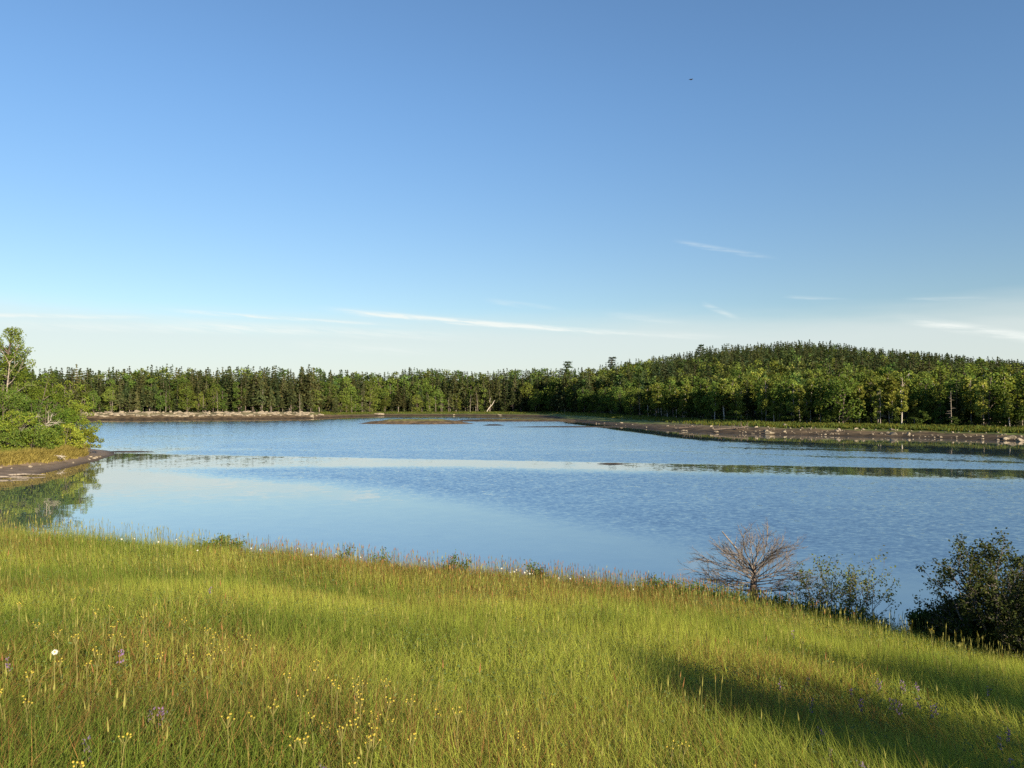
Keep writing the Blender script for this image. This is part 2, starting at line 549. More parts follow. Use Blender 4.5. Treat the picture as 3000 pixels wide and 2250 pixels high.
MW, nt, out = newmat('water')
p = node(nt, 'ShaderNodeBsdfPrincipled')
at = node(nt, 'ShaderNodeAttribute', attribute_name='ripple')
geo = node(nt, 'ShaderNodeNewGeometry')
mp = node(nt, 'ShaderNodeMapping')
mp.inputs['Scale'].default_value = (0.8, 1.0, 1.0)
mp.inputs['Rotation'].default_value = (0, 0, radians(14))
nt.links.new(geo.outputs['Position'], mp.inputs[0])
n1 = node(nt, 'ShaderNodeTexNoise')
setin(nt, n1, Vector=mp.outputs[0], Scale=4.6, Detail=3.0, Roughness=0.6)
n2 = node(nt, 'ShaderNodeTexNoise')
setin(nt, n2, Vector=mp.outputs[0], Scale=1.3, Detail=1.0, Roughness=0.5)
n3 = node(nt, 'ShaderNodeTexNoise')
setin(nt, n3, Vector=mp.outputs[0], Scale=0.22, Detail=4.0, Roughness=0.6)


def vm(op, a, b=None, scale=None):
    n = node(nt, 'ShaderNodeVectorMath', operation=op)
    setin(nt, n, _0=a)
    if b is not None:
        setin(nt, n, _1=b)
    if scale is not None:
        setin(nt, n, Scale=scale)
    return n.outputs[0]


ripa = mth(nt, 'MULTIPLY', at.outputs['Fac'], smooth(nt, n3.outputs[0], 0.25, 0.6, 0.75, 1.1), clamp=True)
sl1 = vm('SUBTRACT', n1.outputs['Color'], (0.5, 0.5, 0.5))
sl2 = vm('SUBTRACT', n2.outputs['Color'], (0.5, 0.5, 0.5))
amp1 = mth(nt, 'ADD', mth(nt, 'MULTIPLY', ripa, 0.42), 0.006)
amp2 = mth(nt, 'ADD', mth(nt, 'MULTIPLY', ripa, 0.07), 0.014)
v = vm('ADD', vm('SCALE', sl1, scale=amp1), vm('SCALE', sl2, scale=amp2))
sx = node(nt, 'ShaderNodeSeparateXYZ')
nt.links.new(v, sx.inputs[0])
cmb = node(nt, 'ShaderNodeCombineXYZ')
# wind ripples: steeper faces lean towards the near shore
yy = mth(nt, 'SUBTRACT', sx.outputs[1], mth(nt, 'MULTIPLY', ripa, 0.075))
setin(nt, cmb, _0=mth(nt, 'MULTIPLY', sx.outputs[0], 0.7), _1=yy, _2=1.0)
nrm = vm('NORMALIZE', cmb.outputs[0])
nt.links.new(nrm, p.inputs['Normal'])
setin(nt, p, Roughness=mth(nt, 'ADD', mth(nt, 'MULTIPLY', ripa, 0.07), 0.025))
p.inputs['Base Color'].default_value = (0.05, 0.085, 0.11, 1)
p.inputs['IOR'].default_value = 2.3
gl = node(nt, 'ShaderNodeBsdfGlossy')
gl.inputs[0].default_value = (0.98, 0.95, 0.90, 1)
nt.links.new(p.inputs['Roughness'].links[0].from_socket, gl.inputs['Roughness'])
nt.links.new(nrm, gl.inputs['Normal'])
wm = node(nt, 'ShaderNodeMixShader')
setin(nt, wm, _0=0.38, _1=p.outputs[0], _2=gl.outputs[0])
nt.links.new(wm.outputs[0], out.inputs[0])
obj('water', grid_mesh('water', X, Y, np.zeros_like(X), MW, None, {'ripple': rip.ravel()}), kind='structure')

# ------------------------------------------------------------------ tree shapes
def spruce_shape(H, R, rng, nq=8, bare=0.12, per=8, ragged=0.25, col=(0.040, 0.060, 0.022), whorls=None, big=1.0):
    Pn, Ln, Tn = [], [], []
    wn_ = whorls or int(H * 1.7)
    zs = np.linspace(bare * H, H * 0.985, wn_)
    lean = rng.normal(0, 0.012, 2)
    gapa = rng.uniform(0, 2 * pi)
    for z in zs:
        f = (z / H - bare) / (1 - bare)
        rr = R * ((1 - f) ** 0.72 * 0.97 + 0.03) * (0.75 + 0.25 * min(1, f * 6 + 0.3))
        rr *= rng.uniform(1 - ragged, 1 + ragged * 0.6)
        k = max(3, int(per * (0.6 + 0.4 * (1 - f)) + rng.uniform(-1, 1)))
        a0 = rng.uniform(0, 2 * pi)
        for j in range(k):
            a = a0 + 2 * pi * j / k + rng.normal(0, 0.2)
            lb = rr * rng.uniform(0.6, 1.15)
            if rng.random() < ragged * 0.35:
                lb *= 0.4
            nn = max(2, int(nq * (0.4 + 0.6 * lb / R)))
            t = (np.arange(nn) + rng.uniform(0.0, 0.9, nn)) / nn
            droop = -0.35 * lb * t ** 1.4 + 0.10 * lb * t ** 3
            d = np.array([math.cos(a), math.sin(a), 0])
            side = np.array([-d[1], d[0], 0])
            p_ = d[None] * (lb * t)[:, None] + side[None] * (rng.normal(0, 0.10, nn) * lb)[:, None]
            p_[:, 2] += z + droop + rng.normal(0, 0.02 * H / 12, nn)
            p_[:, :2] += lean * z
            Pn.append(p_)
            Ln.append(np.full(nn, lb * 0.5 / max(1, nn / 3.0) + (0.20 + 0.14 * lb / R) * big))
            td = d * 1.0 + np.array([0, 0, -0.45])
            Tn.append(np.repeat(td[None], nn, 0))
    # leader
    P = np.concatenate(Pn)
    L = np.concatenate(Ln)
    Td = np.concatenate(Tn)
    V, F = cards(P, L, L * 0.55, rng, 0.25, Td)
    topP = np.array([[lean[0] * H, lean[1] * H, H * f] for f in (0.96, 0.985, 1.0)])
    V2, F2 = cards(topP - [0, 0, 0.15], 0.6 * big, 0.26 * big, rng, 0.0, np.repeat([[0, 0, 1.0]], 3, 0))
    V = np.concatenate([V, V2])
    F = np.concatenate([F, F2 + len(P) * 4])
    C = leafcol(len(F), col, rng, 0.28)
    n = 7
    tz = np.linspace(-0.3, H * 0.97, n)
    tr = np.stack([lean[0] * tz, lean[1] * tz, tz], 1)
    lines = [(tr, np.linspace(0.015 * H, 0.001 * H, n))]
    # dead lower limbs
    for z in np.linspace(bare * H * 0.35, bare * H * 1.3 + 0.1, int(3 + bare * 26)):
        a = rng.uniform(0, 2 * pi)
        l = R * rng.uniform(0.25, 0.6)
        lines.append((np.array([[0, 0, z], [math.cos(a) * l * .6, math.sin(a) * l * .6, z - 0.05], [math.cos(a) * l, math.sin(a) * l, z - 0.2]]), np.array([0.035, 0.025, 0.01])))
    return V, F, C, lines


def broad_shape(H, R, rng, nleaf=1300, size=0.42, bare=0.22, col=(0.085, 0.13, 0.028), nclump=16, stems=1, narrow=False, csize=1.0):
    zc0, zc1 = bare * H, H
    lines = []
    stemP = []
    for s in range(stems):
        bx, by = (rng.normal(0, 0.12 * R * stems, 2) if stems > 1 else (0, 0))
        lx, ly = rng.normal(0, 0.05, 2) * (2 if stems > 1 else 1)
        tz = np.linspace(-0.3, H * 0.9, 6)
        tr = np.stack([bx + lx * tz + 0.012 * H * np.sin(tz / H * 5 + s), by + ly * tz, tz], 1)
        lines.append((tr, np.linspace(0.016 * H, 0.004 * H, 6) * (1.0 if stems == 1 else 0.75)))
        stemP.append(tr)
    Pn = []
    cl = []
    for i in range(nclump):
        f = rng.uniform(0, 1) ** 0.9
        z = zc0 + (zc1 - zc0) * (0.08 + 0.86 * f)
        env = math.sqrt(max(0.03, 1 - (2 * (f * 0.9 + 0.05) - 0.85) ** 2 / 1.15)) * R
        if narrow:
            env *= 0.8 + 0.2 * math.sin(f * 9)
        a = i * 2.4 + rng.normal(0, 0.5)
        rad = env * rng.uniform(0.35, 0.85)
        st_ = stemP[rng.integers(len(stemP))]
        bx, by = np.interp(z, st_[:, 2], st_[:, 0]), np.interp(z, st_[:, 2], st_[:, 1])
        c_ = np.array([bx + math.cos(a) * rad, by + math.sin(a) * rad, z])
        cr = rng.uniform(0.30, 0.52) * R * (0.75 if f > 0.8 else 1) * csize
        cl.append((c_, cr))
        zb = max(zc0 * 0.7, z - rad * 0.9)
        b0 = np.array([np.interp(zb, st_[:, 2], st_[:, 0]), np.interp(zb, st_[:, 2], st_[:, 1]), zb])
        lines.append((np.array([b0, b0 * .5 + c_ * .5 + [0, 0, 0.1 * rad], c_]), np.array([0.006 * H, 0.0045 * H, 0.002 * H])))
    w = np.array([c[1] ** 2 for c in cl])
    w /= w.sum()
    for (c_, cr), ww in zip(cl, w):
        n = max(4, int(nleaf * ww))
        d = rng.normal(size=(n, 3))
        d /= np.linalg.norm(d, axis=1)[:, None]
        rad = cr * rng.uniform(0.35, 1.1, n) ** 0.6
        p_ = c_ + d * rad[:, None] * np.array([1, 1, 0.78])
        Pn.append(p_)
    P = np.concatenate(Pn)
    P = P[P[:, 2] > 0.08 * H]
    V, F = cards(P, size, size * 0.7, rng, 0.15)
    C = leafcol(len(F), col, rng, 0.24)
    return V, F, C, lines


def pine_shape(H, R, rng):
    """ragged crown of a few wide flat tiers on a tall bare trunk"""
    lines = [(np.stack([np.zeros(6), np.zeros(6), np.linspace(-.3, H * .98, 6)], 1), np.linspace(0.018 * H, 0.005 * H, 6))]
    Pn = []
    for z in np.linspace(0.5 * H, H, 7):
        k = rng.integers(3, 5)
        for j in range(k):
            a = rng.uniform(0, 2 * pi)
            l = R * rng.uniform(0.35, 1.0) * (1.0 if z < 0.85 * H else 0.55)
            e = np.array([math.cos(a) * l, math.sin(a) * l, z + l * 0.15])
            lines.append((np.array([[0, 0, z - 0.2], e * [.5, .5, 0] + [0, 0, z], e]), np.array([0.09, 0.06, 0.03])))
            n = 34
            p_ = e * rng.uniform(0.45, 1.05, (n, 1)) * [1, 1, 0] + np.array([0, 0, z + l * .12]) + rng.normal(0, [0.5, 0.5, 0.22], (n, 3))
            Pn.append(p_)
    P = np.concatenate(Pn)
    V, F = cards(P, 0.65, 0.4, rng, 0.3)
    return V, F, leafcol(len(F), (0.032, 0.052, 0.022), rng), lines


def snag_shape(H, rng):
    lines = [(np.stack([0.02 * np.linspace(0, H, 7) * rng.normal(), 0 * np.linspace(0, H, 7), np.linspace(-.3, H, 7)], 1), np.linspace(0.015 * H, 0.003 * H, 7))]
    for z in np.linspace(0.25 * H, 0.95 * H, 22):
        a = rng.uniform(0, 2 * pi)
        l = (1 - z / H) * H * 0.16 + 0.3
        x0 = np.interp(z, lines[0][0][:, 2], lines[0][0][:, 0])
        lines.append((np.array([[x0, 0, z], [x0 + math.cos(a) * l, math.sin(a) * l, z - 0.1 * l]]), np.array([0.035, 0.012])))
    return lines


class Kind:
    def __init__(self, name, shape, mat, bark):
        V, F, C, lines = shape
        self.crown = mesh_np(name + '_crown', V, [F], mat, C)
        tv, tf = tubes(lines, 5)
        self.trunk = mesh_np(name + '_trunk', tv, [tf], bark, None, True)


def plant(kind, name, label, cat, loc, H_scale, rz, group=None, wide=1.0, rot=None):
    e = thing(name, label, cat, loc, rz, (H_scale * wide, H_scale * wide, H_scale), group, rot)
    obj('crown', kind.crown, e)
    obj('trunk', kind.trunk, e)
    return e


rg = np.random.default_rng(21)
SPRUCE = []
for i in range(9):
    ragg = [0.2, 0.3, 0.45][i % 3]
    SPRUCE.append(Kind('spruce%d' % i, spruce_shape(10, [2.0, 2.3, 2.7, 1.7, 2.2, 2.9, 1.9, 2.4, 1.6][i], rg, 8, [0.10, 0.2, 0.30, 0.06, 0.25, 0.16, 0.34, 0.12, 0.22][i], 9, ragg,
                 [(0.040, 0.054, 0.022), (0.050, 0.060, 0.024), (0.062, 0.068, 0.027)][i % 3]), M_NEEDLE, M_MIDBARK if i % 3 == 2 else M_BARK))
BROAD = []
for i in range(9):
    cc = [(0.115, 0.155, 0.032), (0.092, 0.132, 0.030), (0.175, 0.210, 0.045)][i % 3]
    BROAD.append(Kind('broad%d' % i, broad_shape(10, [3.0, 2.6, 1.9, 3.5, 2.8, 1.6, 3.2, 2.4, 2.0][i], rg, 1500, 0.42, [0.06, 0.10, 0.22, 0.04, 0.12, 0.26, 0.08, 0.12, 0.24][i], cc, [24, 20, 17, 28, 22, 15, 25, 18, 17][i], 1, i % 3 == 2), M_LEAF, [M_BARK, M_BARK, M_MIDBARK, M_BARK, M_BARK, M_PALEBARK, M_BARK, M_BARK, M_MIDBARK][i]))
PINE = [Kind('pine%d' % i, pine_shape(14, 3.4, rg), M_NEEDLE, M_BARK) for i in range(3)]


# ------------------------------------------------------------------ far forest
def place_z(x, y):
    return float(far_z(np.array([x]), np.array([y]))[0][0])


def th(n):
    return '%d%s' % (n, 'th' if 10 <= n % 100 <= 20 else {1: 'st', 2: 'nd', 3: 'rd'}.get(n % 10, 'th'))


cand = []       # (px, depth, row, kind, height, variant)
fr_ = np.random.default_rng(99)
row = 0
# rows of trees from the shore back to the ridge
off = 2.0
while off < 330:
    pxv = -60.0
    while pxv < 1062:
        Ds, Wb, Zb, Dr, Zr = [float(a) for a in land_params(np.array([pxv]))]
        hillside = sst(pxv, 560, 640)
        depth = Ds + Wb + off
        lim = (Dr - Ds - Wb) + 10 if pxv > 580 else 58
        if off > lim and off > 18:
            pxv += 6
            continue
        if row == 0 and fr_.random() < 0.25:
            pxv += 3.0 / depth * FPX
        step_m = (3.9 if row < 3 else 4.7) * fr_.uniform(0.65, 1.35)
        y = depth + fr_.normal(0, 1.2)
        x = (pxv - CX) / FPX * y
        f = off / max(lim, 1)
        pnoise = float(fbm(np.array([x * 0.03]), np.array([y * 0.03]), 41, 3)[0])
        # share of conifers by region
        if pxv < 300:
            pc = 0.95 - 0.10 * (row > 3)
        elif pxv < 590:
            pc = 0.66
        elif pxv < 650:
            pc = 0.45
        else:
            pc = 0.06 if off < 45 else (0.45 if f < 0.4 else 0.92)
        pc = pc + (pnoise - 0.5) * 0.9
        con = fr_.random() < pc
        if pxv < 590:
            Hh = (fr_.uniform(6.0, 14.5) if row < 2 else fr_.uniform(14.5, 18.5)) if con else (fr_.uniform(8, 13) if row < 2 else fr_.uniform(13.0, 16.5))
            if 300 < pxv < 590 and row >= 2:
                Hh *= 1.08
        else:
            Hh = fr_.uniform(11.5, 15.5) if con else fr_.uniform(9.0, 13.0)
            if off < 30:
                Hh = fr_.uniform(8.0, 11.5)
            if off < 30 and pxv > 640 and fr_.random() < 0.3 and row < 2:
                Hh *= 0.55
        cand.append([pxv, x, y, row, con, Hh, off, f])
        pxv += step_m / y * FPX
    row += 1
    off += 3.4 if off < 30 else 5.5

# keep the skyline of the photograph: shorten trees that would poke above it
ZG = far_z(np.array([c_[1] for c_ in cand]), np.array([c_[2] for c_ in cand]))[0]
for ci, c_ in enumerate(cand):
    pxv, x, y, rw, con, Hh, off, f = c_
    zg = float(ZG[ci])
    ztop = EYE + (HY - float(np.interp(pxv, SKX, SKY)) + float(np.interp(pxv, [800, 1024], [4.0, 1.0])) + 9.0 * (float(fbm(np.array([x * 0.055]), np.array([y * 0.02]), 87, 3)[0]) - 0.5) - abs(fr_.normal(0, 3.6))) / FPX * y
    if zg + Hh > ztop:
        Hh = max(6.0, ztop - zg)
    c_[5] = Hh
    c_.append(zg)

con_idx = [i for i, c_ in enumerate(cand) if c_[4]]
bro_idx = [i for i, c_ in enumerate(cand) if not c_[4]]


def big(i):
    c_ = cand[i]
    vis = 1.0 if -30 < c_[0] < 1054 else 0.0
    hidden = max(0.25, 1 - 0.16 * c_[3]) if c_[0] < 590 else max(0.3, 1 - 0.08 * c_[3])
    behind_point = 0.0 if c_[0] < 70 and c_[3] > 1 else 1.0
    return vis * hidden * behind_point * c_[5] / c_[2]


single = set(sorted(con_idx, key=big, reverse=True)[:285]) | set(sorted(bro_idx, key=big, reverse=True)[:290])


def region(px):
    if px < 320:
        return 'above the left rock ledges', 'left shore'
    if px < 480:
        return 'behind the middle marsh strip', 'middle shore'
    if px < 600:
        return 'at the head of the inlet', 'inlet shore'
    if px < 780:
        return 'behind the right grassy point', 'grassy point'
    return 'behind the right stony beach', 'stony beach'


front = sorted([i for i in single if cand[i][3] <= 1], key=lambda i: cand[i][0])
cnt = {}
front_label = {}
for i in front:
    if cand[i][0] < 0 or cand[i][0] > 1024:
        continue
    con = cand[i][4]
    reg, short = region(cand[i][0])
    k = (con, short, cand[i][3])
    cnt[k] = cnt.get(k, 0) + 1
    front_label[i] = ('spruce' if con else 'leafy tree') + ' %s, %s row, %s of its kind from left' % (reg, ('front', 'second')[cand[i][3]], th(cnt[k]))

for i in sorted(single):
    pxv, x, y, rw, con, Hh, off, f, zg = cand[i]
    reg, short = region(pxv)
    vi = int(fr_.integers(0, 9))
    if con:
        if pxv > 590 and vi % 3 == 2:
            vi -= 1
        if rw < 2 and pxv < 590 and fr_.random() < 0.5:
            vi = [2, 4, 6][int(fr_.integers(0, 3))]
        kind = SPRUCE[vi]
        lab = front_label.get(i) or ('dark spruce in the woods %s' % reg if off < 60 else 'dark spruce among many on the wooded hillside')
        name = 'spruce_tree'
        grp = 'spruces ' + (reg if off < 60 else 'on the wooded hillside')
    else:
        if pxv < 590 and vi % 3 == 2:
            vi = (vi + 1) % 9
        if pxv > 640 and off < 26 and fr_.random() < 0.45:
            vi = [2, 5, 8][int(fr_.integers(0, 3))]
        kind = BROAD[vi]
        lab = front_label.get(i) or ('leafy green tree in the woods %s' % reg if off < 60 else 'rounded leafy tree among many on the wooded hillside')
        name = 'leafy_tree'
        grp = 'leafy trees ' + (reg if off < 60 else 'on the wooded hillside')
    plant(kind, name, lab, 'tree', (x, y, zg - 0.1), Hh / 10.0, fr_.uniform(0, 6.28), grp, fr_.uniform(0.85, 1.2))

# the rest of the woods reads as one mass
lowS = [spruce_shape(10, R, rg, 4, 0.2, 7, 0.25, (0.039, 0.053, 0.022), 13, 1.15) for R in (2.1, 2.5, 2.9, 1.8)]
lowB = [broad_shape(10, R, rg, 350, 0.66, 0.2, cc, 12) for R, cc in ((2.6, (0.072, 0.105, 0.026)), (2.2, (0.058, 0.088, 0.024)), (2.9, (0.084, 0.118, 0.028)))]


def to_tris(tpl):
    q = tpl[0].reshape(-1, 4, 3)
    m = q.mean(1)
    t = np.stack([q[:, 0], q[:, 2], m + (q[:, 1] - m) * 1.95], 1)
    return t.reshape(-1, 3), np.arange(len(t) * 3).reshape(-1, 3), np.repeat(tpl[2].reshape(-1, 4, 3)[:, 0], 3, 0), None


lowS, lowB = [to_tris(t) for t in lowS], [to_tris(t) for t in lowB]
Vs, Fs, Cs, off_ = [], [], [], 0
for i, c_ in enumerate(cand):
    if i in single:
        continue
    pxv, x, y, rw, con, Hh, off, f, zg = c_
    tpl = (lowS if con else lowB)[int(fr_.integers(0, 4 if con else 3))]
    a = fr_.uniform(0, 6.28)
    s = Hh / 10
    ca, sa = math.cos(a) * s * fr_.uniform(0.9, 1.2), math.sin(a) * s
    V = tpl[0]
    Vr = np.stack([V[:, 0] * ca - V[:, 1] * sa + x, V[:, 0] * sa + V[:, 1] * ca + y, V[:, 2] * s + zg - 0.1], 1)
    Vs.append(Vr)
    Fs.append(tpl[1] + off_)
    Cs.append(np.clip(tpl[2] * fr_.uniform(0.5, 1.45) * np.array([fr_.uniform(0.82, 1.25), 1, fr_.uniform(0.8, 1.3)]), 0, 1))
    off_ += len(V)
obj('distant_forest', mesh_np('distant_forest', np.concatenate(Vs), [np.concatenate(Fs)], M_LEAF, np.concatenate(Cs)),
    kind='stuff', label='dense mixed forest covering the far hillside', category='forest')

# shrubs and saplings closing the foot of the woods
Vs, Fs, Cs, off_ = [], [], [], 0
pxv = -40.0
while pxv < 1080:
    Ds, Wb, Zb, Dr, Zr = [float(a) for a in land_params(np.array([pxv]))]
    for k in range(2):
        y = Ds + Wb + fr_.uniform(-1, 7) + 7 * k
        x = (pxv - CX) / FPX * y
        hh = fr_.uniform(1.5, 5.0) if pxv > 590 else fr_.uniform(0.8, 3.4)
        tpl = lowB[int(fr_.integers(0, 3))]
        s = hh / 10
        V = tpl[0]
        a = fr_.uniform(0, 6.28)
        ca, sa = math.cos(a) * s * 1.5, math.sin(a) * s * 1.5
        Vs.append(np.stack([V[:, 0] * ca - V[:, 1] * sa + x, V[:, 0] * sa + V[:, 1] * ca + y, (V[:, 2] - 1.5) * s + place_z(x, y)], 1))
        Fs.append(tpl[1] + off_)
        Cs.append(tpl[2] * fr_.uniform(0.5, 1.2))
        off_ += len(V)
    pxv += fr_.uniform(1.2, 2.6) / Ds * FPX
obj('forest_undergrowth', mesh_np('forest_undergrowth', np.concatenate(Vs), [np.concatenate(Fs)], M_LEAF, np.concatenate(Cs)),
    kind='stuff', label='low green undergrowth along the foot of the far woods', category='undergrowth')

# trees that stand out
for k, (pxv, ytop, y, lab) in enumerate([(567, 362.5, 420, 'round-topped pine rising above the skyline left of the hill'),
                                         (612, 358, 425, 'ragged pine rising above the skyline at the foot of the hill'),
                                         (701, 345.5, 425, 'broad pine rising above the left shoulder of the hill')]):
    x = (pxv - CX) / FPX * y
    zg = place_z(x, y)
    Hh = EYE + (HY - ytop) / FPX * y - zg
    plant(PINE[k], 'pine_tree', lab, 'tree', (x, y, zg - 0.1), Hh / 14, k * 1.3)
x, y = (77 - CX) / FPX * 312, 312
plant(SPRUCE[5], 'spruce_tree', 'tallest spruce poking above the left skyline beside the point', 'tree', (x, y, place_z(x, y)), (EYE + (HY - 364) / FPX * y - place_z(x, y)) / 10, 0.4, None, 0.9)
x, y = (72 - CX) / FPX * 300, 300
plant(SPRUCE[2], 'spruce_tree', 'open spruce with pale bare trunk just right of the leafy point', 'tree', (x, y, place_z(x, y)), 1.25, 0.9, None, 1.15)
# bare grey snags
sn = np.random.default_rng(5)
for k, (pxv, hh) in enumerate([(112, 9), (166, 8.5), (203, 7), (218, 9), (262, 10), (300, 8), (352, 9), (362, 8), (430, 10), (436, 9.5), (442, 9), (449, 8), (470, 10), (478, 11), (640, 7), (880, 7.5), (951, 7)]):
    Ds, Wb, Zb, Dr, Zr = [float(a) for a in land_params(np.array([pxv]))]
    y = Ds + Wb + 0.3
    x = (pxv - CX) / FPX * y
    tv, tf = tubes(snag_shape(hh, sn), 5)
    o = obj('dead_tree', mesh_np('dead_tree', tv, [tf], M_MIDBARK, None, True), None, label='bare grey dead tree %s, %s dead one from the left' % (region(pxv)[0], th(k + 1)), category='dead tree', group='bare grey snags along the far shore')
    o.location = (x, y, place_z(x, y))
    o.rotation_euler = (0, sn.normal(0, 0.06), sn.uniform(0, 6))
# leaning forked trunk
y = 415.
x = (492 - CX) / FPX * (y - 3)
ln = [(np.array([[0, 0, -.3], [1.5, 0, 2.2], [3.4, 0, 4.2], [4.6, 0.2, 6.5]]), np.array([.3, .26, .2, .1])), (np.array([[2.6, 0, 3.4], [2.0, 0, 6.0], [2.4, 0, 8]]), np.array([.18, .13, .06]))]
tv, tf = tubes(ln, 6)
o = obj('dead_tree', mesh_np('leaning_trunk', tv, [tf], M_PALEBARK, None, True), None, label='pale forked trunk leaning over the marsh in the middle', category='dead tree')
yl = float(np.interp(486, PXK, DSK) + np.interp(486, PXK, WBK)) - 0.8
o.location = ((486 - CX) / FPX * yl, yl, place_z((486 - CX) / FPX * yl, yl))

# small house half hidden in the trees behind the inlet
y = 372.0
x = (588 - CX) / FPX * y
hz = place_z(x, y)
M_WALL = noisy_mat('grey_boards', (0.25, 0.24, 0.22), (0.34, 0.32, 0.30), 2.0, 0.8)
M_ROOF = noisy_mat('roof_metal', (0.30, 0.32, 0.35), (0.40, 0.42, 0.45), 1.0, 0.5)
hs = thing('house', 'small grey gabled house half hidden in trees behind the inlet', 'house', (x, y, hz), 0.5)
V = np.array([[-3, -4, -1], [3, -4, -1], [3, 4, -1], [-3, 4, -1], [-3, -4, 5], [3, -4, 5], [3, 4, 5], [-3, 4, 5], [0, -4, 8], [0, 4, 8]], float)
obj('wall', mesh_np('house_wall', V, [[[0, 1, 5, 4], [1, 2, 6, 5], [2, 3, 7, 6], [3, 0, 4, 7]], [[4, 5, 8], [7, 9, 6]]], M_WALL), hs)
for sgn in (-1, 1):
    V = np.array([[0, -4.4, 8.15], [0, 4.4, 8.15], [sgn * 3.5, 4.4, 4.65], [sgn * 3.5, -4.4, 4.65], [0, -4.4, 8.32], [0, 4.4, 8.32], [sgn * 3.6, 4.4, 4.75], [sgn * 3.6, -4.4, 4.75]])
    obj('roof', mesh_np('house_roof', V, [[[0, 1, 2, 3], [4, 5, 6, 7], [0, 3, 7, 4], [1, 2, 6, 5], [3, 2, 6, 7]]], M_ROOF), hs)

# marsh grass along the far shores
gr = np.random.default_rng(17)


def blades(P, H, Wd, lean, C, rng, laz=None, bend=0.5):
    n = len(P)
    a = rng.uniform(0, 2 * pi, n)
    side = np.stack([np.cos(a), np.sin(a), np.zeros(n)], 1)
    la = rng.uniform(0, 2 * pi, n) if laz is None else laz + rng.normal(0, 0.9, n)
    ld = np.stack([np.cos(la), np.sin(la), np.zeros(n)], 1)
    H = H[:, None]
    Wd = Wd[:, None]
    le = lean[:, None]
    up = np.array([[0, 0, 1.0]])
    mid = P + up * H * 0.55 + ld * H * le * 0.28
    tip = P + up * H * (1 - 0.3 * le * bend) + ld * H * le
    V = np.stack([P - side * Wd * .5, P + side * Wd * .5, mid + side * Wd * .42, mid - side * Wd * .42, tip], 1).reshape(-1, 3)
    i = np.arange(n)[:, None] * 5
    return V, i + np.array([[0, 1, 2, 3]]), i + np.array([[3, 2, 4]]), np.repeat(C, 5, 0)


n = 26000
pxv = np.concatenate([gr.uniform(585, 1060, n // 2), gr.uniform(320, 620, n // 2)])
Ds, Wb, Zb, Dr, Zr = land_params(pxv)
y = Ds + Wb * gr.uniform(0.5, 1.05, n)
x = (pxv - CX) / FPX * y
z = far_z(x, y)[0]
C = np.array([0.10, 0.135, 0.035]) * gr.uniform(0.6, 1.3, (n, 1)) * np.where(gr.random((n, 1)) < 0.25, np.array([[1.6, 1.1, 0.9]]), 1.0)
V, q4, q3, C = blades(np.stack([x, y, z], 1), gr.uniform(0.3, 0.75, n), gr.uniform(0.1, 0.25, n), gr.uniform(0, 0.6, n), C, gr)
obj('marsh_grass', mesh_np('marsh_grass', V, [q4, q3], M_GRASS, C), kind='stuff', label='green marsh grass along the far shores', category='grass')

# ------------------------------------------------------------------ rocks
def rock_mesh(i):
    rr = np.random.default_rng(300 + i)
    bm = bmesh.new()
    bmesh.ops.create_icosphere(bm, subdivisions=3, radius=1.0)
    V = np.array([v.co[:] for v in bm.verts])
    for k in range(11):
        nrm_ = rr.normal(size=3)
        nrm_ /= np.linalg.norm(nrm_)
        d = rr.uniform(0.55, 0.85)
        h = V @ nrm_ - d
        V = V - np.where(h > 0, h, 0)[:, None] * nrm_ * 0.95
    V = V + rr.normal(0, 0.012, V.shape)
    V[:, 2] = np.where(V[:, 2] < -0.35, -0.35, V[:, 2])
    V *= np.array([1, 0.8, 0.75])
    for v, co in zip(bm.verts, V):
        v.co = co
    me = bpy.data.meshes.new('rock')
    bm.to_mesh(me)
    bm.free()
    me.materials.append(M_ROCK)
    return me


ROCKS = [rock_mesh(i) for i in range(7)]
rk = np.random.default_rng(44)


def rock(px, y, s, label, group=None, flat=1.0, wide=1.0, name='rock'):
    x = (px - CX) / FPX * y
    o = obj(name, ROCKS[int(rk.integers(0, 7))], None, label=label, category='rock')
    if group:
        o['group'] = group
    o.location = (x, y, place_z(x, y) + 0.12 * s * flat)
    o.rotation_euler = (rk.normal(0, 0.12), rk.normal(0, 0.12), rk.uniform(0, 6.28) if wide < 1.5 else rk.normal(0, 0.2))
    o.scale = (s * wide, s, s * flat)
    return o


# ledges on the left shore
cnt_ = 0
pxv = 84.0
while pxv < 322:
    Ds = float(np.interp(pxv, PXK, DSK))
    for lv in range(2):
        y = Ds + [4.5, 8.5][lv] + rk.uniform(-1.5, 1.5)
        s = rk.uniform(0.45, 1.2)
        cnt_ += 1
        rock(pxv + rk.uniform(-3, 3), y, s, 'tan ledge rock on the left shore, %s' % ('lower tier near the waterline' if lv == 0 else 'upper tier under the spruces'),
             'tan ledge rocks on the left shore, %s' % ('lower' if lv == 0 else 'upper'), rk.uniform(0.6, 1.1), rk.uniform(1.0, 2.3), 'ledge_rock')
    pxv += rk.uniform(2.2, 5.5)
rock(312, float(np.interp(312, PXK, DSK)) + 1.0, 1.4, 'pale upright boulder at the right end of the left rock ledges')
rock(379, float(np.interp(379, PXK, DSK)) + 8, 2.0, 'flat pale slab at the edge of the marsh strip in the middle', None, 0.5, 2.0)
rock(454, float(np.interp(454, PXK, DSK)) + 3, 0.7, 'small pale boulder on the mud below the marsh strip')
rock(500, float(np.interp(500, PXK, DSK)) + 4, 1.0, 'brown boulder on the mud at the mouth of the inlet', None, 0.7, 1.6)
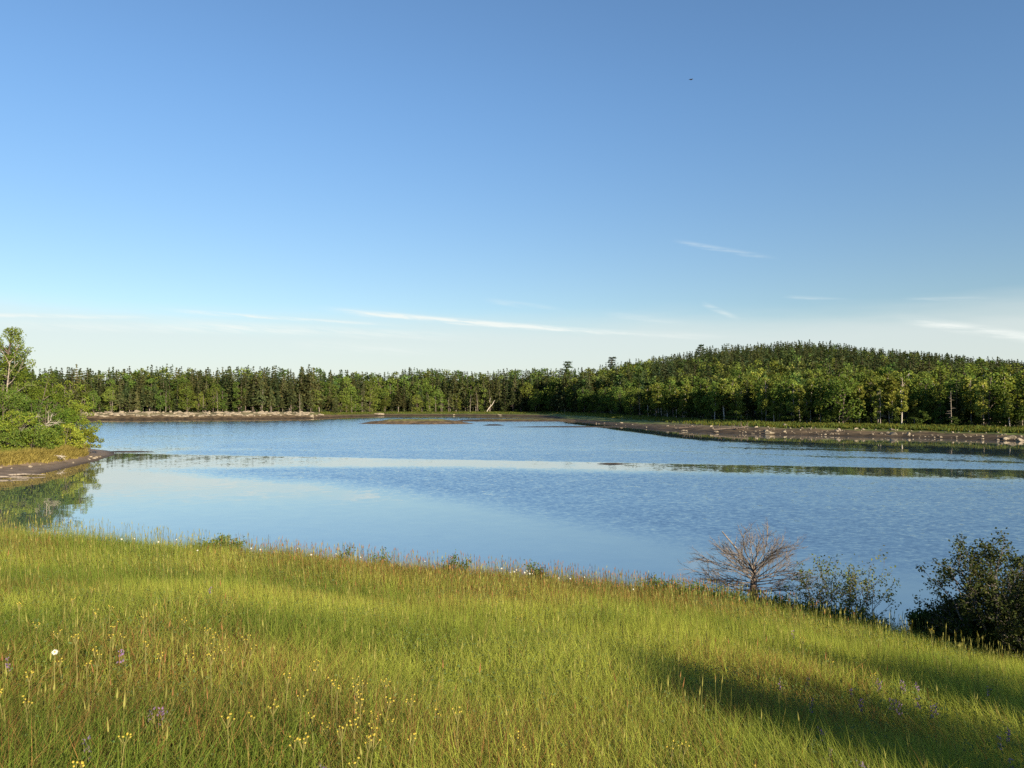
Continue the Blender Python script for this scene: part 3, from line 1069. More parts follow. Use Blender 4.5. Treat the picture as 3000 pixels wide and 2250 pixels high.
# stones on the right shore
for (pxv, t, s, lab) in [(770, 1.0, 0.95, 'large pale boulder at the waterline in front of the grassy point'), (766, 4.0, 0.65, 'pale boulder just behind the large one at the waterline'),
                         (892, 2.6, 0.75, 'large pale boulder on the stony beach in the middle of the right shore'), (908, 3.5, 0.6, 'pale boulder right of the large one on the stony beach'),
                         (1008, 2.2, 0.9, 'long pale boulder near the right edge of the picture on the beach'), (1019, 0.6, 0.8, 'pale boulder touching the water at the right edge of the picture'),
                         (784, 13.0, 0.9, 'flat grey rock under the trees behind the grassy point')]:
    rock(pxv, float(np.interp(pxv, PXK, DSK)) + t, s, lab, None, 0.8, 1.2)
for k in range(170):
    pxv = rk.uniform(742, 1030)
    t = rk.uniform(0.4, 10.5)
    rock(pxv, float(np.interp(pxv, PXK, DSK)) + t, float(np.clip(rk.lognormal(-1.5, 0.45), 0.10, 0.6)), 'small stone lying among many on the %s' % ('lower mud of the right beach' if t < 5 else 'upper stony beach on the right'),
         'small stones on the right beach, %s' % ('lower' if t < 5 else 'upper'), 0.8)
for k in range(26):
    pxv = rk.uniform(590, 745)
    t = rk.uniform(0.5, 18)
    rock(pxv, float(np.interp(pxv, PXK, DSK)) + t, float(np.clip(rk.lognormal(-1.2, 0.4), 0.15, 0.7)), 'small stone on the sandy mud below the grassy point', 'small stones below the grassy point', 0.7, 1.3)
# driftwood on the sandy shore
for k, (pxv, t, l) in enumerate([(728, 5, 6.0), (742, 8, 4.5), (690, 9, 5.0)]):
    y = float(np.interp(pxv, PXK, DSK)) + t
    x = (pxv - CX) / FPX * y
    z = place_z(x, y)
    ln = [(np.array([[-l / 2, 0, .1], [0, .2, .35], [l / 2, 0, .55]]), np.array([.18, .15, .08]))]
    for j in range(6):
        u = rk.uniform(-.4, .45)
        ln.append((np.array([[u * l, .1, .3], [u * l + rk.normal(0, .6), rk.normal(0, .4), rk.uniform(.9, 1.6)]]), np.array([.06, .02])))
    tv, tf = tubes(ln, 5)
    o = obj('driftwood', mesh_np('driftwood', tv, [tf], M_BARK, None, True), None, label=['dark uprooted tree lying on the sand below the grassy point', 'dark driftwood trunk right of the uprooted tree on the beach', 'driftwood trunk on the sand left of the uprooted tree'][k], category='driftwood')
    o.location = (x, y, z)
    o.rotation_euler = (0, 0, rk.normal(0, .3))

# ------------------------------------------------------------------ wooded point on the left
pr = np.random.default_rng(63)


def pz(x, y):
    return float(point_z(np.array([x]), np.array([y]))[0][0])


def bush_kind(H, R, col, nleaf, size, stems, bare=0.06, ncl=20, bark=M_BARK):
    return Kind('bush', broad_shape(H, R, pr, nleaf, size, bare, col, ncl, stems, False, 0.66), M_LEAF, bark)


G1, G2, G3 = (0.130, 0.185, 0.028), (0.180, 0.225, 0.034), (0.090, 0.140, 0.028)
for (pxv, y, ytop, wd, col, lab) in [
        (-3, 86, 329, 2.9, G1, 'tall leafy tree cut off by the left edge of the picture'),
        (4, 91, 350, 3.0, G3, 'darker leafy tree cut off by the left edge behind the tall one'),
        (14, 80, 391, 2.6, G3, 'dark green bush at the left edge, low on the point'),
        (28, 84, 375, 3.0, G1, 'tallest rounded bush of the point, beside the slender pale tree'),
        (6, 76, 412, 2.4, G1, 'bright green bush nearest the left edge above the dry grass'),
        (44, 87, 381, 2.8, G1, 'tall bush right of the tallest one on the point'),
        (40, 80, 400, 2.6, G3, 'darker green bush in the middle of the point'),
        (56, 88, 394, 2.4, G2, 'yellow-green bush stepping down towards the tip of the point'),
        (58, 83, 410, 2.4, G1, 'green bush low in front of the yellow-green one'),
        (26, 75, 425, 2.2, G3, 'low dark bush above the golden grass fringe'),
        (67, 89, 405, 2.1, G2, 'bright yellow-green bush third from the tip of the point'),
        (46, 77, 428, 1.9, G1, 'low green bush right of the dark one above the grass fringe'),
        (74, 87, 415, 1.7, G2, 'yellow-green bush second from the tip of the point'),
        (68, 82, 424, 1.7, G2, 'small bright bush in front of the second one from the tip'),
        (82, 87.5, 428, 1.3, G2, 'small bright bush at the very tip of the point'),
        (-22, 78, 385, 3.0, G3, 'dark bush almost wholly beyond the left edge')]:
    x = (pxv - CX) / FPX * y
    z0 = pz(x, y)
    Hh = (EYE + (HY - ytop) / FPX * y - z0) * 1.06
    k = bush_kind(Hh, wd, col, int(2800 + 760 * Hh * wd / 4), 0.165, 1 if 'tall' in lab and 'tree cut' in lab else 4, 0.03, 48)
    plant(k, 'leafy_tree' if 'tree cut' in lab else 'bush', lab, 'tree' if 'tree cut' in lab else 'bush', (x, y, z0 - 0.1), 1.0, pr.uniform(0, 6))


def grow(p0, d0, L, r0, rng, nseg=5, wander=0.25, up=0.0):
    pts = [np.array(p0, float)]
    d = np.array(d0, float)
    d /= np.linalg.norm(d)
    for i in range(nseg):
        d = d + rng.normal(0, wander, 3) + np.array([0, 0, up])
        d /= np.linalg.norm(d)
        pts.append(pts[-1] + d * L / nseg)
    return np.array(pts), r0 * np.linspace(1, 0.35, nseg + 1)


def branching(p0, d0, L, r0, rng, levels, kids, ratio=0.55, spread=0.8, wander=0.12, up=0.03, lines=None, tips=None, flat=0.0):
    if lines is None:
        lines, tips = [], []
    P, R = grow(p0, d0, L, r0, rng, 5 if levels > 0 else 4, wander, up)
    lines.append((P, R))
    if levels == 0:
        tips.append(P)
        return lines, tips
    for k in range(kids[0]):
        t = rng.uniform(0.25, 1.0)
        i = t * (len(P) - 1)
        j = min(int(i), len(P) - 2)
        q = P[j] + (P[j + 1] - P[j]) * (i - j)
        dd = P[j + 1] - P[j]
        dd /= np.linalg.norm(dd)
        rv = rng.normal(0, 1, 3)
        rv[2] *= 1 - flat
        rv -= dd * (rv @ dd)
        rv /= np.linalg.norm(rv) + 1e-9
        nd = dd + rv * spread * rng.uniform(0.6, 1.3)
        branching(q, nd, L * ratio * rng.uniform(0.7, 1.25) * (1.15 - 0.4 * t), max(r0 * 0.5 * (1.1 - 0.4 * t), 0.002), rng, levels - 1, kids[1:], ratio, spread, wander, up, lines, tips, flat)
    return lines, tips


# slender pale tree leaning out of the bushes at the left edge
y = 83.0
x = (0 - CX) / FPX * y
ln, tips = branching((0, 0, -0.2), (0.14, 0, 1), 9.5, 0.16, pr, 0, [], 0.4, 0.8, 0.04, 0.0)
trunk = ln[0][0]
for t, dx, dz, l in [(0.55, 0.8, 0.5, 2.8), (0.72, 0.9, 0.6, 3.2), (0.85, 0.7, 0.9, 3.0), (0.98, 0.7, 1.0, 2.6), (0.95, -0.3, 1.0, 2.2), (0.8, -0.8, 0.5, 2.0)]:
    i = t * (len(trunk) - 1)
    j = min(int(i), len(trunk) - 2)
    q = trunk[j] + (trunk[j + 1] - trunk[j]) * (i - j)
    branching(q, (dx, pr.normal(0, .3), dz), l, 0.05, pr, 1, [7], 0.45, 0.7, 0.12, 0.02, ln, tips)
P = np.concatenate([np.concatenate([tp[2:] + pr.normal(0, 0.18, (len(tp) - 2, 3)) for _ in range(11)]) for tp in tips[1:]])
V, F = cards(P, 0.20, 0.14, pr, 0.1)
e = thing('leafy_tree', 'slender pale-barked tree with sparse leaves leaning over the bushes at left', 'tree', (x, y, pz(x, y)))
obj('crown', mesh_np('slender_crown', V, [F], M_LEAF, leafcol(len(F), (0.095, 0.13, 0.03), pr)), e)
tv, tf = tubes(ln, 5)
obj('trunk', mesh_np('slender_trunk', tv, [tf], M_MIDBARK, None, True), e)

# pale dead stems and fallen branches on the point
for (pxv, py, hh, lx, lab) in [(14, 452, 3.6, 0.5, 'pale bare stem standing in the bushes left of the point'), (26, 420, 3.5, 0.9, 'fan of pale bare branches at the top of the bushes'),
                               (30, 455, 1.6, -1.6, 'pale fallen branch lying over the dry grass'), (62, 457, 2.2, 0.4, 'forked grey dead branch standing on the bank near the tip'),
                               (70, 452, 1.8, 1.2, 'pale dead branch reaching towards the tip of the point'), (52, 461, 1.5, 1.4, 'pale fallen branch on the edge of the bank')]:
    y = 75.5 if pxv in (30, 52) else 80.0
    if pxv >= 62:
        y = 84.0
    if pxv in (14, 26):
        y = 77.0
    x = (pxv - CX) / FPX * y
    z = EYE - (py - HY) / FPX * y
    ln, tips = branching((0, 0, 0), (lx, 0.1, 1.0 if hh > 2 else 0.25), hh, 0.055, pr, 2, [6, 4], 0.5, 0.7, 0.12, 0.0)
    tv, tf = tubes(ln, 5)
    o = obj('dead_branch', mesh_np('dead_branch', tv, [tf], M_PALEBARK, None, True), None, label=lab, category='branch')
    o.location = (x, y, max(z, pz(x, y)) - 0.05) if pxv != 26 else (x, y, 2.2)
for (pxv, py, l, lab) in [(4, 476.5, 4.0, 'long pale driftwood log lying along the waterline at left'), (28, 474.0, 3.0, 'short driftwood log at the waterline right of the long one')]:
    y = (EYE - 0.15) * FPX / (py - HY)
    x = (pxv - CX) / FPX * y
    tv, tf = tubes([(np.array([[-l / 2, 0, .08], [-l * .1, .1, .15], [l / 2, -.05, .1]]), np.array([.08, .085, .04])), (np.array([[l * .1, 0, .12], [l * .25, -.3, .3]]), np.array([.03, .012]))], 7)
    o = obj('driftwood', mesh_np('log', tv, [tf], M_MIDBARK, None, True), None, label=lab, category='driftwood')
    o.location = (x, y, max(pz(x, y), 0.0))
    o.rotation_euler = (0, 0, 0.1)

# golden dry grass fringe along the bank of the point
n = 30000
y = pr.uniform(58, 95, n)
g = pr.uniform(-0.15, 3.4, n) ** 1.0
xg = np.interp(y, GY, GXS) + 0.5 * (fbm(y * 0.8, y * 0 + 9, 18, 3) - 0.5)
x = xg - g
z = point_z(x, y)[0]
mixg = np.clip((g - 1.2) / 1.6, 0, 1)[:, None]
C = np.array([0.30, 0.25, 0.075]) * (1 - mixg) + np.array([0.15, 0.19, 0.035]) * mixg
C = C * pr.uniform(0.65, 1.25, (n, 1))
V, q4, q3, C = blades(np.stack([x, y, z - 0.1], 1), pr.uniform(0.45, 1.0, n), pr.uniform(0.05, 0.10, n), pr.uniform(0.1, 1.0, n), C, pr, 0.0, 1.4)
obj('dry_grass', mesh_np('dry_grass', V, [q4, q3], M_GRASS, C), kind='stuff', label='golden dry grass fringe along the bank of the point', category='grass')
# scattered pebbles at the tip of the point
for k in range(22):
    y = pr.uniform(66, 92)
    x = float(np.interp(y, GY, GXS)) + pr.uniform(0.1, 1.6)
    o = obj('rock', ROCKS[k % 7], None, label='small stone on the mud below the bank of the point', category='rock', group='small stones below the bank of the point')
    s = pr.uniform(0.06, 0.2)
    o.scale = (s * 1.3, s, s)
    o.location = (x, y, pz(x, y) + s * 0.2)

# ------------------------------------------------------------------ meadow grass
mg = np.random.default_rng(1234)


def scatter(n, y0, y1):
    y = y0 + (y1 - y0) * mg.random(n)
    hw = 0.72 * y + 0.7
    # area-true sampling: reject by width
    keep = mg.random(n) < hw / (0.72 * y1 + 0.7)
    y, hw = y[keep], hw[keep]
    x = mg.uniform(-1, 1, len(y)) * hw
    return x, y


parts = [scatter(190000, 1.9, 6.0), scatter(225000, 6.0, 10.5), scatter(235000, 10.5, 18.3)]
# the meadow goes on beyond both sides of the picture
yo = mg.uniform(0.8, 17.0, 52000)
xo = (0.72 * yo + 0.7 + mg.uniform(0, 3.6, len(yo))) * np.where(mg.random(len(yo)) < 0.5, -1, 1)
parts.append((xo, yo))
x = np.concatenate([p_[0] for p_ in parts])
y = np.concatenate([p_[1] for p_ in parts])
keep = y < bank_edge(x) + 1.8
x, y = x[keep], y[keep]
n = len(x)
z = ground_z(x, y)
n_big = fbm(x * 0.35, y * 0.35, 201, 3)
n_mid = fbm(x * 1.1, y * 1.1, 205, 3)
n_hue = fbm(x * 0.55 + 30, y * 0.55, 211, 4)
red = np.clip((fbm(x * 0.45, y * 0.5, 221, 4) - 0.50) * 5, 0, 1)
ridge = sst(y - bank_edge(x), -5.5, -0.8) * sst(x, -6.8, -4.0) * sst(x, 7.0, 3.0)
red = np.clip(red * 0.6 + ridge * 0.85, 0, 1)
tall = 0.17 + 0.24 * n_big + 0.16 * n_mid
H = tall * mg.uniform(0.55, 1.25, n)
Wd = mg.uniform(0.0024, 0.0058, n) * (1 + 0.075 * np.maximum(y - 4, 0)) * np.where(np.abs(x) > 0.72 * y + 0.7, 1.5, 1.0)
lean = mg.uniform(0.15, 1.05, n)
laz = 2.2 + 3.0 * (fbm(x * 0.25, y * 0.25, 231, 3) - 0.5)
green = np.array([0.205, 0.270, 0.038])
lime = np.array([0.345, 0.385, 0.070])
dark = np.array([0.115, 0.165, 0.036])
straw = np.array([0.330, 0.250, 0.085])
rust = np.array([0.300, 0.160, 0.060])
hue = np.clip((n_hue - 0.36) * 3.4, 0, 1)[:, None]
C = dark * (1 - hue) + lime * hue
C = C * 0.5 + 0.5 * (green * (1 - hue) + lime * hue)
u = mg.random(n)[:, None]
C = np.where(u < 0.09 + 0.10 * red[:, None], straw * mg.uniform(0.6, 1.1, (n, 1)), C)
C = np.where(u > 1 - 0.015 - 0.42 * red[:, None], rust * mg.uniform(0.7, 1.25, (n, 1)), C)
C = C * mg.uniform(0.7, 1.3, (n, 1))
near = y < 8.0
V, q4, q3, Cn = blades(np.stack([x, y, z - 0.02], 1)[near], H[near], Wd[near], lean[near], C[near], mg, laz[near])
# farther blades: one bent sliver each
P = np.stack([x, y, z - 0.02], 1)[~near]
nf = len(P)
a = mg.uniform(0, 2 * pi, nf)
la = laz[~near] + mg.normal(0, 0.9, nf)
sd = np.stack([np.cos(a), np.sin(a), np.zeros(nf)], 1) * Wd[~near][:, None] * 0.62
tip = P + np.stack([np.cos(la) * lean[~near] * 0.8, np.sin(la) * lean[~near] * 0.8, 1 - 0.15 * lean[~near]], 1) * H[~near][:, None]
V2 = np.stack([P - sd, P + sd, tip], 1).reshape(-1, 3)
V, C = np.concatenate([V, V2]), np.concatenate([Cn, np.repeat(C[~near], 3, 0)])
q3 = np.concatenate([q3, np.arange(nf * 3).reshape(-1, 3) + len(Cn)])
obj('meadow_grass', mesh_np('meadow_grass', V, [q4, q3], M_GRASS, C), kind='stuff', label='tall green and yellow meadow grass covering the near slope', category='grass')

# flowering grass stems with seed heads
parts = [scatter(4500, 1.9, 7.0), scatter(19000, 7.0, 18.0)]
x = np.concatenate([p_[0] for p_ in parts])
y = np.concatenate([p_[1] for p_ in parts])
keep = (y < bank_edge(x) + 0.9)
x, y = x[keep], y[keep]
red = np.clip((fbm(x * 0.45, y * 0.5, 221, 4) - 0.50) * 5, 0, 1)
ridge = sst(y - bank_edge(x), -5.5, -0.8) * sst(x, -6.8, -4.0) * sst(x, 7.0, 3.0)
red = np.clip(red * 0.3 + ridge, 0, 1)
keep = mg.random(len(x)) < 0.28 + 0.6 * red + 0.3 * sst(y - bank_edge(x), -2, 0)
x, y, red = x[keep], y[keep], red[keep]
n = len(x)
z = ground_z(x, y)
H = mg.uniform(0.32, 0.54, n) + 0.10 * sst(x, -4, -9)
a = mg.uniform(0, 2 * pi, n)
ld = np.stack([np.cos(a), np.sin(a), np.zeros(n)], 1) * (H * mg.uniform(0.02, 0.22, n))[:, None]
base = np.stack([x, y, z], 1)
top = base + ld + np.array([0, 0, 1.0]) * H[:, None]
sa = mg.uniform(0, 2 * pi, n)
side = np.stack([np.cos(sa), np.sin(sa), np.zeros(n)], 1)
wst = (0.0011 + 0.00013 * y)[:, None]
hl = mg.uniform(0.04, 0.085, n)[:, None]
hw = (mg.uniform(0.0016, 0.0036, n) + 0.00028 * y)[:, None]
axis = (top - base)
axis /= np.linalg.norm(axis, axis=1)[:, None]
nb = base + ld * 0
Vst = np.stack([nb - side * wst, nb + side * wst, top + side * wst * .7, top - side * wst * .7,
                top - axis * hl * .3, top + side * hw + axis * hl * .2, top + axis * hl, top - side * hw + axis * hl * .2], 1).reshape(-1, 3)
i = np.arange(n)[:, None] * 8
F1, F2 = i + np.array([[0, 1, 2, 3]]), i + np.array([[4, 5, 6, 7]])
cs = np.where(mg.random((n, 1)) < red[:, None] * 0.75, np.array([[0.30, 0.15, 0.065]]), np.array([[0.30, 0.285, 0.085]])) * mg.uniform(0.7, 1.15, (n, 1))
cst = np.array([[0.20, 0.20, 0.06]]) * mg.uniform(0.7, 1.2, (n, 1))
C = np.stack([cst] * 4 + [cs] * 4, 1).reshape(-1, 3)
obj('grass_seed_heads', mesh_np('grass_seed_heads', Vst, [F1, F2], M_GRASS, C), kind='stuff', label='thin flowering grass stems with tan and rusty seed heads in the meadow', category='grass')

# low grey-green vetch foliage woven through the grass
sp = []
for k in range(150):
    yy_ = float(mg.uniform(3.0, 15.0))
    xx_ = float(mg.uniform(-0.7, 0.7)) * yy_
    rr_ = float(mg.uniform(0.15, 0.5))
    nn = int(260 * rr_ / 0.3)
    px_, py_ = xx_ + mg.normal(0, rr_, nn), yy_ + mg.normal(0, rr_, nn)
    sp.append(np.stack([px_, py_, ground_z(px_, py_) + mg.uniform(0.12, 0.36, nn)], 1))
P = np.concatenate(sp)
V, F = cards(P, 0.026, 0.010, mg, 0.4)
obj('vetch_foliage', mesh_np('vetch_foliage', V, [F], M_NEARLEAF, leafcol(len(F), (0.105, 0.145, 0.055), mg)), kind='stuff', label='small grey-green leaves woven through the meadow grass', category='foliage')


# ------------------------------------------------------------------ meadow flowers
def on_meadow(px, py, h):
    """world point whose flower head, h above the ground, is seen at px, py"""
    kx, kz = (px - CX) / FPX, (py - HY) / FPX
    yv = 2.0
    for yv in np.arange(2.0, 22, 0.02):
        if EYE - kz * yv <= float(ground_z(kx * yv, yv)) + h or yv > float(bank_edge(kx * yv)) + 1.2:
            break
    return kx * yv, yv, float(ground_z(kx * yv, yv))


def head_mesh(r, h, n, colc, colp):
    a = np.linspace(0, 2 * pi, n, endpoint=False)
    rr = r * (1 + 0.18 * np.cos(a * n / 2))
    V = np.concatenate([[[0, 0, h]], np.stack([rr * np.cos(a), rr * np.sin(a), 0.5 * h + 0 * a], 1), [[0, 0, -h * 0.9]]])
    F = [[0, 1 + i, 1 + (i + 1) % n] for i in range(n)] + [[n + 1, 1 + (i + 1) % n, 1 + i] for i in range(n)]
    C = np.concatenate([[colc], np.repeat([colp], n, 0), [(0.10, 0.14, 0.04)]])
    return mesh_np('flower_head', V, [F], M_PETAL, C)


YH = [head_mesh(r_, 0.007, 10, (0.44, 0.31, 0.04), (0.50, 0.42, 0.08)) for r_ in (0.0045, 0.0055, 0.007)]
fl = np.random.default_rng(404)


def hawkweed(px, py, lab, grp):
    h = float(fl.uniform(0.40, 0.54))
    x, y, z = on_meadow(px, py, h)
    e = thing('hawkweed', lab, 'flower', (x, y, z), 0, 1.0, grp)
    bx, by = fl.normal(0, 0.03, 2)
    lines = [(np.array([[0, 0, 0], [bx * .4, by * .4, h * .5], [bx, by, h * 0.93]]), np.array([.003, .0028, .002]) * (1 + 0.03 * y))]
    tops = []
    for k in range(int(fl.integers(3, 7))):
        a = k * 2.4 + fl.uniform(0, .6)
        l = fl.uniform(0.008, 0.03)
        tp = np.array([bx + math.cos(a) * l, by + math.sin(a) * l, h + fl.uniform(-0.02, 0.02)])
        lines.append((np.array([[bx, by, h * .9], tp]), np.array([.0018, .0014]) * (1 + 0.03 * y)))
        tops.append(tp)
    tv, tf = tubes(lines, 4)
    obj('stem', mesh_np('hawkweed_stem', tv, [tf], M_STEM), e)
    for tp in tops:
        o = obj('flower_head', YH[int(fl.integers(0, 3))], e)
        o.location = tp
        o.rotation_euler = (fl.normal(0, .4), fl.normal(0, .4), fl.uniform(0, 3))


M_STEM = noisy_mat('flower_stem', (0.12, 0.13, 0.035), (0.20, 0.17, 0.06), 30, 0.8)
Z6 = [(620, 490), (720, 600), (1020, 600), (430, 570), (150, 600), (560, 650), (250, 720), (940, 690), (740, 720), (1210, 690), (860, 775), (540, 790), (735, 800), (1340, 755), (1380, 795), (1555, 805),
      (985, 850), (690, 875), (1385, 855), (1500, 855), (1575, 875), (620, 900), (465, 935), (1060, 895), (1235, 930), (1395, 935), (600, 965), (215, 1040), (2040, 955), (1975, 1015), (1850, 1055),
      (130, 1165), (235, 1205), (2170, 1075), (2195, 1120), (1940, 1170), (1800, 1235), (1660, 1295), (1525, 1325), (2060, 1290), (775, 1430), (1875, 1475), (1925, 1470), (620, 1640), (1235, 1650), (2190, 1350), (10, 1165), (430, 770)]
Z7 = [(110, 870), (150, 865), (300, 880), (85, 925), (85, 960), (145, 960), (430, 970), (220, 1005), (265, 1080), (390, 1085), (605, 1040), (745, 1055), (140, 1050), (90, 1110), (40, 1145), (145, 1170), (150, 1195),
      (110, 1240), (540, 1210), (1070, 1185), (1140, 1255), (2150, 1225), (2110, 1260), (2150, 1265), (1410, 1425), (2150, 1430), (100, 1340), (995, 360), (1130, 450)]
Z8 = [(510, 255), (915, 505), (1210, 595), (1615, 290), (1600, 320), (1480, 420), (440, 1180), (1780, 1210), (765, 380)]
K = 1000 / 2212 * 1024 / 3000
ypos = [(zx * K, 512 + zy * K) for zx, zy in Z6] + [(341.3 + zx * K, 546.1 + zy * K) for zx, zy in Z7] + [(682.7 + zx * K, 580.3 + zy * K) for zx, zy in Z8]
ycount = {}
for (px, py) in sorted(ypos):
    part_ = ('left' if px < 300 else 'centre' if px < 500 else 'right') + (', along the bottom edge' if py > 715 else ', farther up' if py < 640 else '')
    ycount[part_] = ycount.get(part_, 0) + 1
    hawkweed(px, py, '%s yellow-flowered stem from the left, meadow %s' % (th(ycount[part_]), part_), 'yellow hawkweed, meadow ' + part_)

# daisies
DP = []
for k in range(12):
    a = 2 * pi * k / 12
    DP.append([math.cos(a), math.sin(a)])


def daisy_mesh(r):
    V, F, C = [], [], []
    for k, (cx_, sy_) in enumerate(DP):
        t = np.array([cx_, sy_, 0.0])
        s = np.array([-sy_, cx_, 0.0])
        b = len(V)
        for w_, l_, z_ in ((-.08, .25, 0), (.08, .25, 0), (.14, .75, -.06 * (k % 3)), (0.0, 1.0, -.10 * (k % 3)), (-.14, .75, -.06 * (k % 3))):
            V.append((t * l_ + s * w_ + np.array([0, 0, z_])) * r)
            C.append((0.66, 0.66, 0.62))
        F.append([b, b + 1, b + 2, b + 3, b + 4])
    return mesh_np('petals', V, [F], M_PETAL, C)


def disc_mesh(r):
    return head_mesh(r, r * 0.45, 10, (0.70, 0.45, 0.03), (0.62, 0.40, 0.03))


PET, DSC = daisy_mesh(0.020), disc_mesh(0.006)


def daisy(px, py, lab, grp, sc=1.0, hh=None):
    h = hh or float(fl.uniform(0.42, 0.52))
    x, y, z = on_meadow(px, py, h)
    e = thing('daisy', lab, 'flower', (x, y, z), 0, 1.0, grp)
    tp = np.array([fl.normal(0, .02), fl.normal(0, .02), h])
    tv, tf = tubes([(np.array([[0, 0, 0], tp * [.4, .4, .5], tp]), np.array([.0025, .0022, .0018]) * (1 + 0.03 * y))], 4)
    obj('stem', mesh_np('daisy_stem', tv, [tf], M_STEM), e)
    for m_, nm in ((PET, 'petals'), (DSC, 'flower_centre')):
        o = obj(nm, m_, e)
        o.location = tp + np.array([0, 0, 0.002])
        o.scale = (sc, sc, sc)
        o.rotation_euler = (radians(48), fl.normal(0, .2), 0.5)


daisy(382 * K, 512 + 895 * K, 'large white daisy standing alone among the left foreground grass', None, 0.9)
for i, (zx, zy) in enumerate(sorted([(805, 172), (885, 170), (1030, 190), (1160, 175), (1295, 245), (1640, 230), (1935, 230), (2030, 270), (1690, 240), (2190, 265)])):
    daisy(zx * K, 512 + zy * K, '%s white daisy from the left on the left meadow skyline' % th(i + 1), 'white daisies on the left of the meadow skyline', float(fl.uniform(0.6, 0.95)), float(fl.uniform(0.40, 0.52)))
for i, (zx, zy) in enumerate(sorted([(130, 70), (535, 95), (1020, 145), (1050, 140), (1110, 160), (1140, 150), (1180, 165), (1195, 155), (1215, 172), (1400, 200), (1480, 205), (1575, 195), (1880, 270), (1090, 165), (1235, 170)])):
    daisy(341.3 + zx * K, 546.1 + zy * K, '%s white daisy from the left on the meadow skyline near centre' % th(i + 1), 'white daisies on the right of the meadow skyline', float(fl.uniform(0.6, 0.95)), float(fl.uniform(0.40, 0.52)))


# purple vetch
def vetch(px, py, lab, grp):
    h = float(fl.uniform(0.32, 0.42))
    x, y, z = on_meadow(px, py, h)
    e = thing('purple_vetch', lab, 'flower', (x, y, z), 0, 1.0, grp)
    lines = [(np.array([[0, 0, 0], [0.02, 0, h * .5], [0, 0, h]]), np.array([.0025, .002, .0015]) * (1 + 0.02 * y))]
    tv, tf = tubes(lines, 4)
    obj('stem', mesh_np('vetch_stem', tv, [tf], M_STEM), e)
    n = 20
    t = fl.random(n)
    P = np.stack([fl.normal(0, .009, n), fl.normal(0, .009, n), h - 0.07 + 0.10 * t], 1)
    V, F = cards(P, 0.017, 0.010, fl, -0.2)
    C = leafcol(n, (0.22, 0.14, 0.29), fl, 0.3)
    obj('flower_spike', mesh_np('vetch_spike', V, [F], M_PETAL, C), e)
    n = 90
    P = np.stack([fl.normal(0, .09, n), fl.normal(0, .09, n), fl.uniform(h * .55, h * 1.0, n)], 1)
    V, F = cards(P, 0.026, 0.009, fl, 0.4)
    obj('leaves', mesh_np('vetch_leaves', V, [F], M_NEARLEAF, leafcol(n, (0.11, 0.16, 0.05), fl)), e)


vl, vr = [], []
for zx, zy in [(1010, 1290), (1070, 1280), (810, 900), (80, 950), (2090, 1610), (600, 1490), (1375, 480), (2110, 1640)]:
    vl.append((zx * K, 512 + zy * K))
for zx, zy in [(615, 640), (790, 620), (1070, 690), (1235, 640), (1395, 650), (1490, 660), (1320, 770), (1380, 790), (1500, 750), (1590, 810), (2070, 960), (2020, 1010), (880, 965), (930, 1090), (1120, 1180), (1150, 1190), (2080, 1160), (815, 770), (1130, 770), (1410, 680), (1610, 800), (1345, 765), (1250, 655), (700, 330), (1950, 690)]:
    vr.append((682.7 + zx * K, 580.3 + zy * K))
for i, (px, py) in enumerate(sorted(vl)):
    vetch(px, py, '%s purple vetch spike from the left, left half of the meadow' % th(i + 1), 'purple vetch on the left')
for i, (px, py) in enumerate(sorted(vr)):
    vetch(px, py, '%s purple vetch spike from the left, shadow-streaked right meadow' % th(i + 1), 'purple vetch on the right')


# ------------------------------------------------------------------ shrubs on the edge of the meadow
sr = np.random.default_rng(808)


def leaves_on(tips, per, size, jit, col, rng, w=0.55, up=0.2, frm=1):
    P = np.concatenate([np.concatenate([tp[frm:] + rng.normal(0, jit, (len(tp) - frm, 3)) for _ in range(per)]) for tp in tips])
    V, F = cards(P, size, size * w, rng, up)
    return V, F, leafcol(len(F), col, rng, 0.3)


def shrub(name, label, x, y, zb, H, stems, spread, col, per=4, size=0.05, levels=2, kids=(6, 4), lean=0.5, up=0.05, bark=M_TWIG, group=None, ratio=0.5, r0=0.012, frm=1):
    lines, tips = [], []
    for s in range(stems):
        a = 2 * pi * s / stems + sr.uniform(0, 1)
        d = np.array([math.cos(a) * lean * sr.uniform(.3, 1.2), math.sin(a) * lean * sr.uniform(.3, 1.2), 1.0])
        branching((math.cos(a) * spread * .15, math.sin(a) * spread * .15, -0.1), d, H * sr.uniform(.65, 1.0), r0, sr, levels, list(kids), ratio, 0.75, 0.12, up, lines, tips)
    e = thing(name, label, 'bush' if 'tree' not in name else 'tree', (x, y, zb), 0, 1.0, group)
    tv, tf = tubes(lines, 4)
    obj('branches', mesh_np('branches', tv, [tf], bark, None, True), e)
    if per:
        V, F, C = leaves_on(tips, per, size, size * 0.9, col, sr, frm=frm)
        obj('leaves', mesh_np('leaves', V, [F], M_NEARLEAF, C), e)
    return e


def at_edge(px, dy=0.8):
    """a spot dy behind the meadow edge in column px of the photograph"""
    k = (px - CX) / FPX
    yv = 16.0
    for _ in range(50):
        yv = 0.6 * yv + 0.4 * (float(bank_edge(k * yv)) + dy)
    return k * yv, yv, float(ground_z(k * yv, yv))


def top_h(px, ytop, y, z):
    return EYE - (ytop - HY) / FPX * y - z


